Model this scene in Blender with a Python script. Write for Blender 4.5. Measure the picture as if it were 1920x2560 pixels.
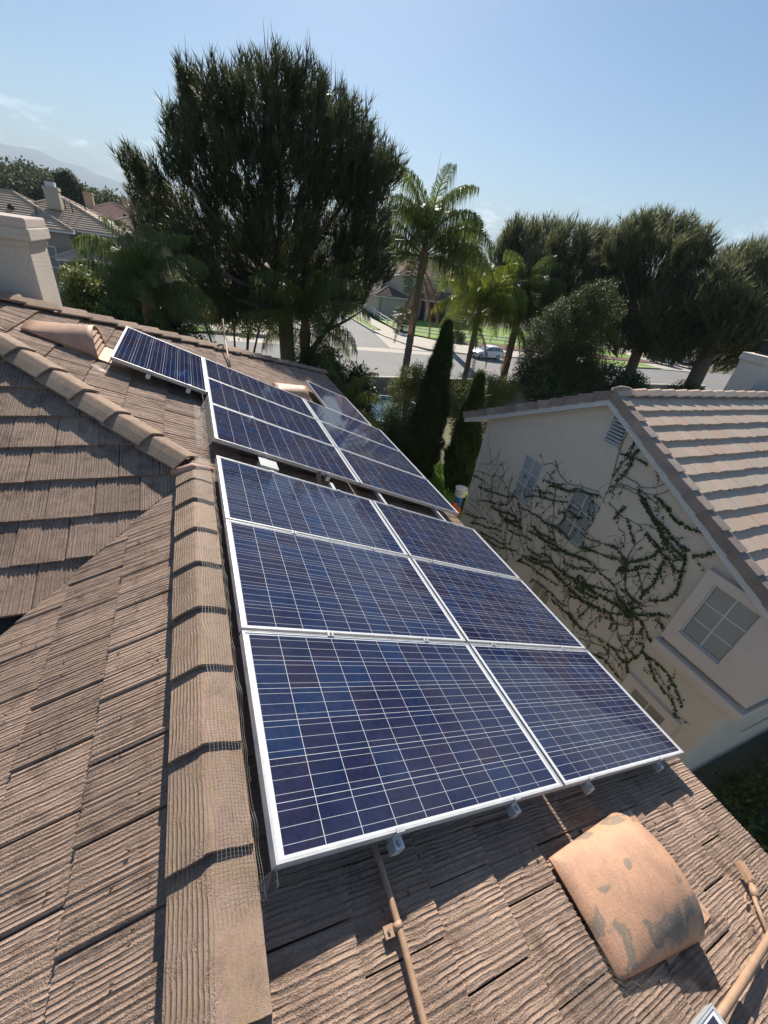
import bpy, bmesh, math, random
import numpy as np
from mathutils import Vector, Matrix, Quaternion
rnd = random.Random(7)
rng = np.random.default_rng(7)
SC = bpy.context.scene
COL = SC.collection
for o in list(bpy.data.objects): bpy.data.objects.remove(o)

# ---------------------------------------------------------------- camera
cam = bpy.data.cameras.new('camera')
cam.sensor_fit = 'VERTICAL'; cam.sensor_height = 36.0
cam.lens = 1017.4 / 2560 * 36.0
cam.clip_start = 0.05; cam.clip_end = 30000
camo = bpy.data.objects.new('camera', cam); COL.objects.link(camo)
RR = ((0.91860888, -0.37329579, 0.12964563), (-0.10200146, -0.54094848, -0.83484756), (0.38177668, 0.75367434, -0.53499679))
CAM = Vector((-0.0649, -0.4998, 1.6901))
m3 = Matrix((RR[0], tuple(-v for v in RR[1]), tuple(-v for v in RR[2]))).transposed()
camo.matrix_world = Matrix.Translation(CAM) @ m3.to_4x4()
SC.camera = camo

# ---------------------------------------------------------------- sky, sun, exposure
SUN_EL, SUN_AZ = math.radians(35), math.radians(16)
world = bpy.data.worlds.new('World'); SC.world = world; world.use_nodes = True
wn = world.node_tree.nodes; wl = world.node_tree.links
bg = wn['Background']
sky = wn.new('ShaderNodeTexSky'); sky.sky_type = 'NISHITA'; sky.sun_disc = False
sky.sun_elevation = SUN_EL; sky.sun_rotation = SUN_AZ
sky.air_density = 1.0; sky.dust_density = 0.25; sky.ozone_density = 2.0
# thin clouds low over the horizon, by direction
tcw = wn.new('ShaderNodeTexCoord'); sepw = wn.new('ShaderNodeSeparateXYZ')
mpw = wn.new('ShaderNodeMapping'); mpw.inputs['Scale'].default_value = (7, 7, 26)
mpw.inputs['Location'].default_value = (0.35, 0.1, 0.0)
nzw = wn.new('ShaderNodeTexNoise'); nzw.inputs['Scale'].default_value = 1.6; nzw.inputs['Detail'].default_value = 8; nzw.inputs['Roughness'].default_value = .62
crw = wn.new('ShaderNodeValToRGB'); crw.color_ramp.elements[0].position = .52; crw.color_ramp.elements[1].position = .74
bandw = wn.new('ShaderNodeValToRGB')
e = bandw.color_ramp.elements
e[0].position = 0.035; e[0].color = (0, 0, 0, 1); e[1].position = .06; e[1].color = (1, 1, 1, 1)
x = bandw.color_ramp.elements.new(.085); x.color = (1, 1, 1, 1)
x = bandw.color_ramp.elements.new(.13); x.color = (0, 0, 0, 1)
mulw = wn.new('ShaderNodeMath'); mulw.operation = 'MULTIPLY'
mulw2 = wn.new('ShaderNodeMath'); mulw2.operation = 'MULTIPLY'; mulw2.inputs[1].default_value = .75
mixw = wn.new('ShaderNodeMixRGB'); mixw.inputs['Color2'].default_value = (26, 27, 28, 1)
hsw = wn.new('ShaderNodeHueSaturation'); hsw.inputs['Saturation'].default_value = 1.16
wl.new(tcw.outputs['Generated'], mpw.inputs['Vector']); wl.new(mpw.outputs[0], nzw.inputs['Vector'])
wl.new(nzw.outputs['Fac'], crw.inputs['Fac']); wl.new(tcw.outputs['Generated'], sepw.inputs[0])
wl.new(sepw.outputs['Z'], bandw.inputs['Fac'])
wl.new(crw.outputs['Color'], mulw.inputs[0]); wl.new(bandw.outputs['Color'], mulw.inputs[1])
wl.new(mulw.outputs[0], mulw2.inputs[0]); wl.new(mulw2.outputs[0], mixw.inputs['Fac'])
wl.new(sky.outputs[0], hsw.inputs['Color']); wl.new(hsw.outputs[0], mixw.inputs['Color1']); wl.new(mixw.outputs[0], bg.inputs['Color'])
bg.inputs['Strength'].default_value = 0.063
sun = bpy.data.lights.new('sun', 'SUN'); sun.energy = 5.0; sun.angle = math.radians(0.53); sun.color = (1.0, .92, .80)
suno = bpy.data.objects.new('sun', sun); COL.objects.link(suno)
SDIR = Vector((math.sin(SUN_AZ)*math.cos(SUN_EL), math.cos(SUN_AZ)*math.cos(SUN_EL), math.sin(SUN_EL)))
suno.rotation_euler = SDIR.to_track_quat('Z', 'Y').to_euler(); suno.location = (0, 0, 40)
SC.view_settings.view_transform = 'Standard'; SC.view_settings.look = 'None'
SC.view_settings.gamma = 1; SC.view_settings.use_curve_mapping = False
SC.view_settings.exposure = 0.80

# ---------------------------------------------------------------- helpers
MC = {}
def N(m, t, **k):
    n = m.node_tree.nodes.new('ShaderNode' + t)
    for a, b in k.items(): setattr(n, a, b)
    return n
def mth(m, op, a, b=None, clamp=False):
    n = N(m, 'Math', operation=op); n.use_clamp = clamp
    for i, v in enumerate((a, b)):
        if v is None: continue
        if isinstance(v, (int, float)): n.inputs[i].default_value = v
        else: m.node_tree.links.new(v, n.inputs[i])
    return n.outputs[0]
def new_mat(name):
    m = bpy.data.materials.new(name); m.use_nodes = True
    return m, m.node_tree.nodes['Principled BSDF'], m.node_tree.links
def noise(m, vec, scale, detail=4, rough=.55, dist=0):
    n = N(m, 'TexNoise'); n.inputs['Scale'].default_value = scale; n.inputs['Detail'].default_value = detail
    n.inputs['Roughness'].default_value = rough; n.inputs['Distortion'].default_value = dist
    if vec is not None: m.node_tree.links.new(vec, n.inputs['Vector'])
    return n.outputs['Fac']
def ramp(m, fac, stops):
    r = N(m, 'ValToRGB'); e = r.color_ramp.elements
    while len(e) < len(stops): e.new(.5)
    for i, (p, c) in enumerate(stops):
        e[i].position = p; e[i].color = (*c, 1) if len(c) == 3 else c
    m.node_tree.links.new(fac, r.inputs['Fac']); return r.outputs['Color']
def mixc(m, fac, a, b, mode='MIX'):
    n = N(m, 'MixRGB', blend_type=mode)
    for k, v in (('Fac', fac), ('Color1', a), ('Color2', b)):
        if isinstance(v, (int, float)): n.inputs[k].default_value = v
        elif isinstance(v, tuple): n.inputs[k].default_value = (*v, 1) if len(v) == 3 else v
        else: m.node_tree.links.new(v, n.inputs[k])
    return n.outputs['Color']
def bump(m, h, strength, dist, bs):
    b = N(m, 'Bump'); b.inputs['Strength'].default_value = strength; b.inputs['Distance'].default_value = dist
    m.node_tree.links.new(h, b.inputs['Height']); m.node_tree.links.new(b.outputs[0], bs.inputs['Normal']); return b
def simple(name, col, rough=.7, var=.25, scale=6, grain=60, bumpd=.004, metal=0, col2=None, rnd_obj=0.0, spec=.5, bstr=.6):
    if name in MC: return MC[name]
    m, bs, L = new_mat(name)
    g = N(m, 'NewGeometry').outputs['Position']
    c2 = col2 or tuple(v * (1 - var) for v in col)
    c = mixc(m, ramp(m, noise(m, g, scale, 6, .65), [(.3, (0, 0, 0)), (.7, (1, 1, 1))]), col, c2)
    gr = noise(m, g, grain, 3)
    c = mixc(m, .35, c, ramp(m, gr, [(.25, (.35, .35, .35)), (.75, (.65, .65, .65))]), 'OVERLAY')
    if rnd_obj:
        oi = N(m, 'ObjectInfo').outputs['Random']
        h = N(m, 'HueSaturation'); h.inputs['Saturation'].default_value = 1
        L.new(mth(m, 'ADD', mth(m, 'MULTIPLY', oi, rnd_obj), 1 - rnd_obj / 2), h.inputs['Value']); L.new(c, h.inputs['Color']); c = h.outputs[0]
    L.new(c, bs.inputs['Base Color'])
    bs.inputs['Roughness'].default_value = rough; bs.inputs['Metallic'].default_value = metal
    bs.inputs['Specular IOR Level'].default_value = spec
    if bumpd: bump(m, gr, bstr, bumpd, bs)
    MC[name] = m; return m
def leafmat(name, col, col2, rough=.5, trans=.35, scale=1.2):
    if name in MC: return MC[name]
    m, bs, L = new_mat(name)
    g = N(m, 'NewGeometry')
    f = noise(m, g.outputs['Position'], scale, 5, .7)
    try: ri = g.outputs['Random Per Island']
    except Exception: ri = f
    f2 = mth(m, 'ADD', mth(m, 'MULTIPLY', f, .6), mth(m, 'MULTIPLY', ri, .5))
    c = ramp(m, f2, [(.25, col), (.8, col2)])
    L.new(c, bs.inputs['Base Color']); bs.inputs['Roughness'].default_value = rough
    bs.inputs['Specular IOR Level'].default_value = .4
    tr = N(m, 'BsdfTranslucent'); hs = N(m, 'HueSaturation'); hs.inputs['Value'].default_value = 1.7; hs.inputs['Hue'].default_value = .485
    L.new(c, hs.inputs['Color']); L.new(hs.outputs[0], tr.inputs['Color'])
    mx = N(m, 'MixShader'); mx.inputs[0].default_value = trans
    L.new(bs.outputs[0], mx.inputs[1]); L.new(tr.outputs[0], mx.inputs[2])
    L.new(mx.outputs[0], m.node_tree.nodes['Material Output'].inputs['Surface'])
    MC[name] = m; return m

def meta(o, label=None, cat=None, group=None, kind=None):
    for k, v in (('label', label), ('category', cat), ('group', group), ('kind', kind)):
        if v: o[k] = v
    return o
def thing(name, label, cat, loc=(0, 0, 0), group=None, rz=0):
    o = bpy.data.objects.new(name, None); COL.objects.link(o); o.location = loc; o.rotation_euler = (0, 0, rz)
    o.empty_display_size = .2
    return meta(o, label, cat, group)
def rootmat(p):
    M = Matrix.Identity(4); q = p
    while q:
        M = (Matrix.LocRotScale(q.location, q.rotation_euler, q.scale) if q.type == 'EMPTY' or not q.parent else Matrix.LocRotScale(q.location, q.rotation_euler, q.scale)) @ M if False else M
        q = q.parent
    return M
def link(name, me, parent=None, mat=None, world_space=True):
    o = bpy.data.objects.new(name, me); COL.objects.link(o)
    if mat and not me.materials: me.materials.append(mat)
    if parent:
        o.parent = parent
        if world_space:
            top = parent
            while top.parent: top = top.parent
            o.matrix_parent_inverse = (Matrix.LocRotScale(top.location, top.rotation_euler, top.scale).inverted() if parent == top else Matrix.Identity(4))
            if parent != top:
                # the parent part's own world matrix
                o.matrix_parent_inverse = wmat(parent).inverted()
    return o
def wmat(o):
    b = Matrix.LocRotScale(o.location, o.rotation_euler, o.scale) if o.rotation_mode != 'QUATERNION' else Matrix.LocRotScale(o.location, o.rotation_quaternion, o.scale)
    return wmat(o.parent) @ o.matrix_parent_inverse @ b if o.parent else b
def mesh(name, V, F, mat=None, smooth=False):
    me = bpy.data.meshes.new(name); me.from_pydata([tuple(v) for v in V], [], F); me.update()
    if mat: me.materials.append(mat)
    if smooth:
        for p in me.polygons: p.use_smooth = True
    return me
class MB:
    def __init__(s): s.V = []; s.F = []; s.mi = []
    def add(s, V, F, mi=0):
        n = len(s.V); s.V += [tuple(v) for v in V]; s.F += [tuple(i + n for i in f) for f in F]; s.mi += [mi] * len(F)
    def box(s, a, b, M=None, mi=0):
        (x0, y0, z0), (x1, y1, z1) = a, b
        V = [Vector(v) for v in ((x0,y0,z0),(x1,y0,z0),(x1,y1,z0),(x0,y1,z0),(x0,y0,z1),(x1,y0,z1),(x1,y1,z1),(x0,y1,z1))]
        if M: V = [M @ v for v in V]
        s.add(V, [(0,3,2,1),(4,5,6,7),(0,1,5,4),(1,2,6,5),(2,3,7,6),(3,0,4,7)], mi)
    def tube(s, pts, r, n=6, mi=0, cap=True):
        pts = [Vector(p) for p in pts]; rs = r if isinstance(r, (list, tuple)) else [r] * len(pts)
        V = []
        up = None
        for i, p in enumerate(pts):
            d = (pts[min(i+1, len(pts)-1)] - pts[max(i-1, 0)]).normalized()
            if up is None: up = d.orthogonal().normalized()
            up = (up - d * up.dot(d)).normalized(); sd = d.cross(up)
            for k in range(n):
                a = 2*math.pi*k/n; V.append(p + (up*math.cos(a) + sd*math.sin(a)) * rs[i])
        F = [(i*n+k, i*n+(k+1) % n, (i+1)*n+(k+1) % n, (i+1)*n+k) for i in range(len(pts)-1) for k in range(n)]
        if cap: F += [tuple(range(n))[::-1], tuple((len(pts)-1)*n+k for k in range(n))]
        s.add(V, F, mi)
    def quad(s, *v, mi=0): s.add(v, [tuple(range(len(v)))], mi)
    def obj(s, name, mats, parent=None, smooth=False, kind=None):
        me = bpy.data.meshes.new(name); me.from_pydata(s.V, [], s.F)
        for m in (mats if isinstance(mats, (list, tuple)) else [mats]): me.materials.append(m)
        if any(s.mi): me.polygons.foreach_set('material_index', s.mi)
        if smooth: me.polygons.foreach_set('use_smooth', [True]*len(s.F))
        me.update()
        o = link(name, me, parent)
        if kind: o['kind'] = kind
        return o
def bevel(o, w=.01, seg=2):
    bm = bmesh.new(); bm.from_mesh(o.data)
    bmesh.ops.bevel(bm, geom=[e for e in bm.edges if e.is_manifold and e.calc_face_angle(0) > .6], offset=w, segments=seg, affect='EDGES', profile=.6, clamp_overlap=True)
    bm.to_mesh(o.data); bm.free(); return o
def sheet(name, poly, z, mat, kind='structure', parent=None, thick=0, label=None):
    b = MB(); n = len(poly)
    if thick:
        b.add([(x, y, z) for x, y in poly] + [(x, y, z-thick) for x, y in poly], [tuple(range(n))] + [(i, i+n, (i+1) % n+n, (i+1) % n) for i in range(n)])
    else: b.add([(x, y, z) for x, y in poly], [tuple(range(n))])
    o = b.obj(name, mat, parent); o['kind'] = kind
    return o
def rotmats(yaw, tilt, spin):   # arrays -> (n,3,3): z axis tilted by tilt toward yaw, spun
    n = len(yaw); cy, sy, ct, st = np.cos(yaw), np.sin(yaw), np.cos(tilt), np.sin(tilt); cs, ss = np.cos(spin), np.sin(spin)
    o = np.zeros(n); l = np.ones(n)
    Rz = np.stack([np.stack([cy, -sy, o], 1), np.stack([sy, cy, o], 1), np.stack([o, o, l], 1)], 1)
    Ry = np.stack([np.stack([ct, o, st], 1), np.stack([o, l, o], 1), np.stack([-st, o, ct], 1)], 1)
    Rs = np.stack([np.stack([cs, -ss, o], 1), np.stack([ss, cs, o], 1), np.stack([o, o, l], 1)], 1)
    return Rz @ Ry @ Rs
def scatter(name, tv, tf, P, R, S, mat, parent=None, kind=None):
    """many copies of one small leaf cluster as one mesh; tf: (m,3) triangles"""
    tv = np.asarray(tv, float); tf = np.asarray(tf, int); n = len(P); k = len(tv)
    V = (np.einsum('nij,kj->nki', R, tv) * np.asarray(S).reshape(-1, 1, 1) + np.asarray(P)[:, None, :]).reshape(-1, 3)
    F = (tf[None] + (np.arange(n) * k)[:, None, None]).reshape(-1)
    me = bpy.data.meshes.new(name); me.vertices.add(len(V)); me.vertices.foreach_set('co', V.ravel())
    me.loops.add(len(F)); me.loops.foreach_set('vertex_index', F); nf = len(F)//3
    me.polygons.add(nf); me.polygons.foreach_set('loop_start', np.arange(nf)*3); me.polygons.foreach_set('loop_total', np.full(nf, 3))
    me.update(); me.validate(); me.materials.append(mat)
    o = link(name, me, parent)
    if kind: o['kind'] = kind
    return o
def dup(root, loc=None, rz=None, label=None, name=None):
    r = root.copy(); COL.objects.link(r)
    if loc is not None: r.location = loc
    if rz is not None: r.rotation_euler = (0, 0, rz)
    if label: r['label'] = label
    def rec(a, b):
        for ch in a.children:
            c = ch.copy(); COL.objects.link(c); c.parent = b; rec(ch, c)
    rec(root, r); return r
def pcopy(o, name, parent, M):   # another object on the same mesh at matrix M (world), under parent
    c = bpy.data.objects.new(name, o if isinstance(o, bpy.types.Mesh) else o.data); COL.objects.link(c)
    c.parent = parent; c.matrix_parent_inverse = wmat(parent).inverted(); c.matrix_basis = M
    return c
# the roof pitch
TH = 0.3842; ct, st, TT = math.cos(TH), math.sin(TH), math.tan(TH)
def PP(u, s, off=0.0):     # point over the main slope (u along the ridge, s down the slope, off above the glass plane)
    return Vector((s*ct + off*st, u, -s*st + off*ct))
# ================================================================ materials of the near things
def tile_material(name, c1, c2, c3, groove=True, freq=62.0, amp=1.0, yellow=None):
    m, bs, L = new_mat(name)
    tc = N(m, 'TexCoord').outputs['Object']; g = N(m, 'NewGeometry').outputs['Position']
    sp = N(m, 'SeparateXYZ'); L.new(tc, sp.inputs[0])
    oi = N(m, 'ObjectInfo').outputs['Random']
    # combed lines: run down the slope (local y), broken by noise
    mp = N(m, 'Mapping'); mp.inputs['Scale'].default_value = (1, .25, 1); L.new(g, mp.inputs['Vector'])
    mo = N(m, 'Mapping'); mo.inputs['Scale'].default_value = (1, .10, 1); L.new(tc, mo.inputs['Vector']); wob = noise(m, mo.outputs[0], 16, 3); wob2 = noise(m, g, 190, 2, .6); zone = ramp(m, noise(m, g, 7, 3, .5), [(.42, (0, 0, 0)), (.56, (1, 1, 1))])
    ph = mth(m, 'ADD', mth(m, 'MULTIPLY', sp.outputs['X'], freq * 6.283), mth(m, 'MULTIPLY', wob, 1.9))
    ph = mth(m, 'ADD', ph, mth(m, 'MULTIPLY', oi, 40.0)); ph = mth(m, 'ADD', ph, mth(m, 'MULTIPLY', mth(m, 'MULTIPLY', wob2, 3.4), zone))
    line = mth(m, 'ADD', mth(m, 'MULTIPLY', mth(m, 'SINE', ph), .5), .5)
    line2 = mth(m, 'POWER', line, 2.2)
    crumb = ramp(m, noise(m, g, 170, 2, .6), [(.4, (0, 0, 0)), (.58, (1, 1, 1))])
    h = mixc(m, mth(m, 'MULTIPLY', zone, .85), line2, mth(m, 'MULTIPLY', mth(m, 'ADD', line2, crumb), .55))
    fine = noise(m, g, 420, 2)
    if not groove:      # caps: the right wing is grainy, the left wing combed
        sd = ramp(m, mth(m, 'ADD', mth(m, 'MULTIPLY', sp.outputs['X'], 5.0), .5), [(.45, (1, 1, 1)), (.56, (.12, .12, .12))])
        h = mth(m, 'MULTIPLY', h, sd)
    hh = mth(m, 'ADD', mth(m, 'MULTIPLY', h, .8 * amp), mth(m, 'MULTIPLY', fine, .55))
    base = mixc(m, noise(m, g, 2.2, 5, .65), c1, c2)
    base = mixc(m, ramp(m, noise(m, g, 5.5, 6, .7), [(.50, (0, 0, 0)), (.70, (.8, .8, .8))]), base, c3)
    base = mixc(m, ramp(m, noise(m, g, 330, 2), [(.55, (0, 0, 0)), (.72, (.5, .5, .5))]), base, tuple(min(1, v*1.8) for v in c1))
    base = mixc(m, ramp(m, noise(m, g, 210, 2), [(.30, (.55, .55, .55)), (.45, (0, 0, 0))]), base, tuple(v*.5 for v in c3))
    if yellow:
        base = mixc(m, ramp(m, noise(m, g, 9, 5, .7), [(.45, (0, 0, 0)), (.7, (.7, .7, .7))]), base, yellow)
    base = mixc(m, ramp(m, noise(m, g, 15, 5, .75), [(.52, (0, 0, 0)), (.70, (.55, .55, .55))]), base, c3)
    spots = ramp(m, noise(m, g, 1.1, 4, .8), [(.63, (0, 0, 0)), (.75, (.5, .5, .5))])
    base = mixc(m, spots, base, tuple(v*.55 for v in c3))
    hs = N(m, 'HueSaturation'); L.new(mth(m, 'ADD', mth(m, 'MULTIPLY', oi, .3), .85), hs.inputs['Value']); L.new(base, hs.inputs['Color'])
    L.new(hs.outputs[0], bs.inputs['Base Color'])
    bs.inputs['Roughness'].default_value = .82; bs.inputs['Specular IOR Level'].default_value = .35
    bump(m, hh, 1.0, .0075, bs)
    return m
M_TILE = tile_material('brown_tile', (.44, .312, .24), (.32, .22, .165), (.125, .08, .06))
M_CAP = tile_material('ridge_tile', (.42, .295, .225), (.34, .24, .18), (.20, .13, .10), groove=False, yellow=(.37, .265, .15), freq=70)
M_UNDER = simple('roof_felt', (.035, .03, .028), .9)
M_CLAY = simple('clay_paint', (.56, .33, .22), .62, .28, 9, 120, .0025, col2=(.40, .235, .16))
M_STUCCO = simple('pale_stucco', (.56, .50, .43), .9, .10, 3, 45, .012, bstr=.9)
M_STUCCO2 = simple('beige_stucco', (.50, .43, .35), .9, .13, 1.3, 55, .010, col2=(.43, .365, .30), bstr=.8)
M_TRIM = simple('white_trim', (.62, .62, .60), .55, .10, 4, 80, .001)
M_GALV = simple('galvanised_metal', (.45, .46, .46), .45, .2, 30, 90, .0005, metal=.7)
M_ALU = simple('anodised_aluminium', (.70, .70, .70), .42, .22, 14, 200, .0003, metal=.35)
M_RUSTPIPE = simple('brown_painted_conduit', (.46, .30, .19), .6, .3, 12, 60, .001, col2=(.36, .22, .14))
M_GREY = simple('grey_plastic', (.42, .44, .44), .5, .1, 5, 80, .0003)
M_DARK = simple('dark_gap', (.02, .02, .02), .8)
M_GLASS, bs, L = new_mat('window_glass')
bs.inputs['Base Color'].default_value = (.16, .19, .20, 1); bs.inputs['Roughness'].default_value = .06; bs.inputs['Specular IOR Level'].default_value = .8
M_BLIND = simple('pale_blind', (.50, .54, .57), .6, .06)
# solar cell: navy silicon crystals under glass with three silver busbars
def cellmat():
    m, bs, L = new_mat('solar_cell')
    tc = N(m, 'TexCoord').outputs['Object']; sp = N(m, 'SeparateXYZ'); L.new(tc, sp.inputs[0])
    g = N(m, 'NewGeometry').outputs['Position']
    oi = N(m, 'ObjectInfo').outputs['Random']
    vo = N(m, 'TexVoronoi'); vo.inputs['Scale'].default_value = 60; L.new(g, vo.inputs['Vector'])
    c = ramp(m, oi, [(0, (.006, .013, .050)), (.3, (.008, .014, .054)), (.6, (.013, .012, .042)), (.85, (.005, .021, .078)), (1, (.008, .017, .062))])
    vs = N(m, 'SeparateColor'); L.new(vo.outputs['Color'], vs.inputs[0])
    hs = N(m, 'HueSaturation'); L.new(mth(m, 'ADD', mth(m, 'MULTIPLY', vs.outputs[0], .5), .75), hs.inputs['Value']); L.new(c, hs.inputs['Color'])
    y = sp.outputs['Y']
    k = None
    for off in (-.052, 0, .052):
        d = mth(m, 'LESS_THAN', mth(m, 'ABSOLUTE', mth(m, 'SUBTRACT', y, off)), .0008)
        k = d if k is None else mth(m, 'ADD', k, d, True)
    c2 = mixc(m, k, hs.outputs[0], (.46, .48, .52))
    dust = ramp(m, noise(m, g, 1.6, 5, .6), [(.35, (.015, .015, .015)), (.75, (.09, .09, .09))])
    c3 = mixc(m, dust, c2, (.35, .33, .32))
    L.new(c3, bs.inputs['Base Color']); bs.inputs['Roughness'].default_value = .45; bs.inputs['Specular IOR Level'].default_value = 0.0
    bs.inputs['Coat Weight'].default_value = .85; bs.inputs['Coat IOR'].default_value = 1.36
    rr = ramp(m, noise(m, g, 2.3, 5, .65), [(.3, (.02, .02, .02)), (.7, (.05, .05, .05))])
    L.new(rr, bs.inputs['Coat Roughness'])
    return m
M_CELL = cellmat()
M_BACK, bs, L = new_mat('white_backsheet')
bs.inputs['Base Color'].default_value = (.66, .68, .72, 1); bs.inputs['Roughness'].default_value = .5
bs.inputs['Specular IOR Level'].default_value = 0.0; bs.inputs['Coat Weight'].default_value = .85; bs.inputs['Coat IOR'].default_value = 1.36; bs.inputs['Coat Roughness'].default_value = .035
M_WIRE = simple('galvanised_wire', (.24, .23, .22), .5, .1, metal=.3, bumpd=0)

# ================================================================ our house
house = thing('tiled_house', 'near brown tiled hip roof house that carries the solar panels and clay vents', 'house', (0, 4, -7))
b = MB()   # outer walls
for a_, b_ in (((-6, -8, -7), (2.85, 10.5, -1.95)),): b.box(a_, b_)
b.obj('wall', M_STUCCO, house)
DECK = -0.205
def deck(x, y):   # which slope; returns z of the deck
    return 0
XR, YJ = -0.18, 2.97
ZR = DECK/ct - XR*TT         # deck height along the ridge line
AX, AY = -2.62, YJ + 2.44    # apex of the hip end
AZ = ZR + 2.44*TT
EX, EZ = 3.30, DECK/ct - 3.30*TT
YF = AY + (EX - AX)          # far eave corner y
b = MB()
b.quad((XR, -6, ZR), (EX, -6, EZ), (EX, YF, EZ), (AX, AY, AZ), (XR, YJ, ZR))                 # main slope
LX = -5.2; LZ = ZR - (XR-LX)*TT
b.quad((XR, -6, ZR), (XR, YJ, ZR), (LX, YJ-(XR-LX), LZ), (LX, -6, LZ))                      # near left slope
b.quad((XR, YJ, ZR), (AX, AY, AZ), (-9, AY, AZ), (-9, YJ-(XR-LX), LZ), (LX, YJ-(XR-LX), LZ))  # slope facing the camera
b.quad((AX, AY, AZ), (EX, YF, EZ), (-9, YF, EZ), (-9, AY, AZ))                              # far slope
roof = b.obj('roof', M_UNDER, house)
b = MB()
b.box((EX-.03, -6, EZ-.17), (EX+.0, YF, EZ-.01)); b.box((-9, YF-.03, EZ-.17), (EX, YF, EZ-.01))
b.obj('fascia', M_TRIM, house)
b = MB(); b.quad((2.85, -6, EZ-.16), (EX-.03, -6, EZ-.16), (EX-.03, YF-.03, EZ-.16), (2.85, YF-.03, EZ-.16))
b.obj('soffit', M_TRIM, house)

# --- one tile: combed top, jagged butt
TW, TL_, EXPO = .300, .415, .3327/ct
def tile_mesh(seed, w=TW-.006, grooves=12):
    r = random.Random(seed); n = grooves*2
    xs = [i*w/n + (r.uniform(-.25, .25)*w/n if 0 < i < n else 0) for i in range(n+1)]
    zs = [(.0028 if i % 2 else -.0015) + r.uniform(-.0014, .0014) for i in range(n+1)]
    zs[0] = zs[-1] = -.003
    t = .027; V = []; F = []
    for i, xx in enumerate(xs):
        jy = r.uniform(0, .005) + (.004 if i % 2 == 0 else 0)
        V += [(xx, jy, .026+t+zs[i]), (xx, TL_, t+zs[i]*.7), (xx, jy+.001, .026)]
    m = n+1
    for i in range(n):
        a, c = i*3, (i+1)*3
        F += [(a, c, c+1, a+1), (a+2, c+2, c, a)]
    V += [(0, TL_, 0), (w, TL_, 0)]
    k = len(V)-2; e = n*3
    F += [(0, 1, k, 2), (e+1, e, e+2, k+1), tuple([2] + [k] + [k+1] + [e+2])[::-1]]
    return mesh('roof_tile', V, F, M_TILE)
TM = [tile_mesh(i) for i in range(4)]
def frame(a, up, n, o):
    return Matrix(((a[0], up[0], n[0], o[0]), (a[1], up[1], n[1], o[1]), (a[2], up[2], n[2], o[2]), (0, 0, 0, 1)))
cnt = {'t': 0}
stuffV = MB()
def put_tile(a, up, n, o, clips=(), ghost=False):
    """o = world point on the deck at the tile's lower left corner; clips: (co, no) in plan - keep the side no points to"""
    jit = Vector(a)*rnd.uniform(-.002, .002) + Vector(up)*rnd.uniform(-.005, .005)
    M = frame(a, up, n, Vector(o)+jit) @ Matrix.Rotation(rnd.uniform(-.005, .005), 4, 'Z') @ Matrix.Translation((0, 0, .003)) @ Matrix.Rotation((-1 if a[1] < 0 else 1)*rnd.uniform(.008, .026), 4, 'Y')
    me = rnd.choice(TM)
    cor = [M @ Vector(v) for v in ((0, 0, 0), (TW, 0, 0), (0, TL_, 0), (TW, TL_, 0))]
    cut = []
    for co, no in clips:
        d = [(c.x-co[0])*no[0] + (c.y-co[1])*no[1] for c in cor]
        if max(d) < .02: return
        if min(d) < 0: cut.append((co, no))
    if ghost and not cut:
        stuffV.add([M @ Vector(v) for v in ((0,0,.05),(TW,0,.05),(TW,TL_,.027),(0,TL_,.027),(0,0,.02),(TW,0,.02))], [(0,1,2,3),(4,5,1,0)]); return
    if cut:
        bm = bmesh.new(); bm.from_mesh(me); Mi = M.inverted()
        for co, no in cut:
            wn_ = Vector((no[0], no[1], 0)); ln = (M.to_3x3().transposed() @ wn_).normalized()
            bmesh.ops.bisect_plane(bm, geom=bm.verts[:]+bm.edges[:]+bm.faces[:], plane_co=Mi @ Vector((co[0], co[1], cor[0].z)), plane_no=ln, clear_inner=True)
        if len(bm.faces) < 2: bm.free(); return
        me = bpy.data.meshes.new('roof_tile'); bm.to_mesh(me); bm.free()
        if not me.materials: me.materials.append(M_TILE)
    pcopy(me, 'roof_tile', roof, M); cnt['t'] += 1
RT2 = math.sqrt(.5)
vent_holes = []
def covered(x, y):     # under the panels
    s = x/ct
    return (.12 < s < 3.05 and .25 < y < 6.2 and not (3.0 < y < 3.45)) or (-.85 < s < .1 and 5.0 < y < 6.1) or (2.35 < s < 3.0 and 6.2 < y < 7.8)
# main slope: butts at x = .22 + k*.3327
for k in range(-8, 10):
    xb = .215 + k*.3327
    if xb > EX+.02: continue
    off = (k % 2)*.15
    y = -1.35 + off
    while y < YF:
        o = Vector((xb, y, DECK/ct - xb*TT))
        xm = xb-.16
        vis = True
        if xb < XR+.3 and y+.3 < YJ: vis = y+.3 > YJ - .3
        if y < -1.05-.0: vis = vis and xb > 1.0
        if vis:
            clips = []
            if xb < XR + .6:
                clips += [((XR, YJ), (RT2, RT2))] if y < AY else []
                if y+.3 < YJ+.01: clips = [((XR, 0), (1, 0))]
            clips.append(((AX, AY), (RT2, -RT2)))
            put_tile((0, 1, 0), (-ct, 0, st), (st, 0, ct), o, clips, covered(xm, y+.15) and covered(xm, y+.0) and covered(xm, y+.3))
        y += TW
# near left slope
for k in range(0, 9):
    xb = -.66 + .3327 - k*.3327 + .015
    y = YJ + .4 - (.0 if k % 2 else .15)
    while y > -1.2:
        o = Vector((xb, y, ZR - (XR-xb)*TT))
        if y > -.6 - .0 or xb > -1.1:
            put_tile((0, -1, 0), (ct, 0, st), (-st, 0, ct), o, [((XR, YJ), (RT2, -RT2)), ((XR, 0), (-1, 0))])
        y -= TW
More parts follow.
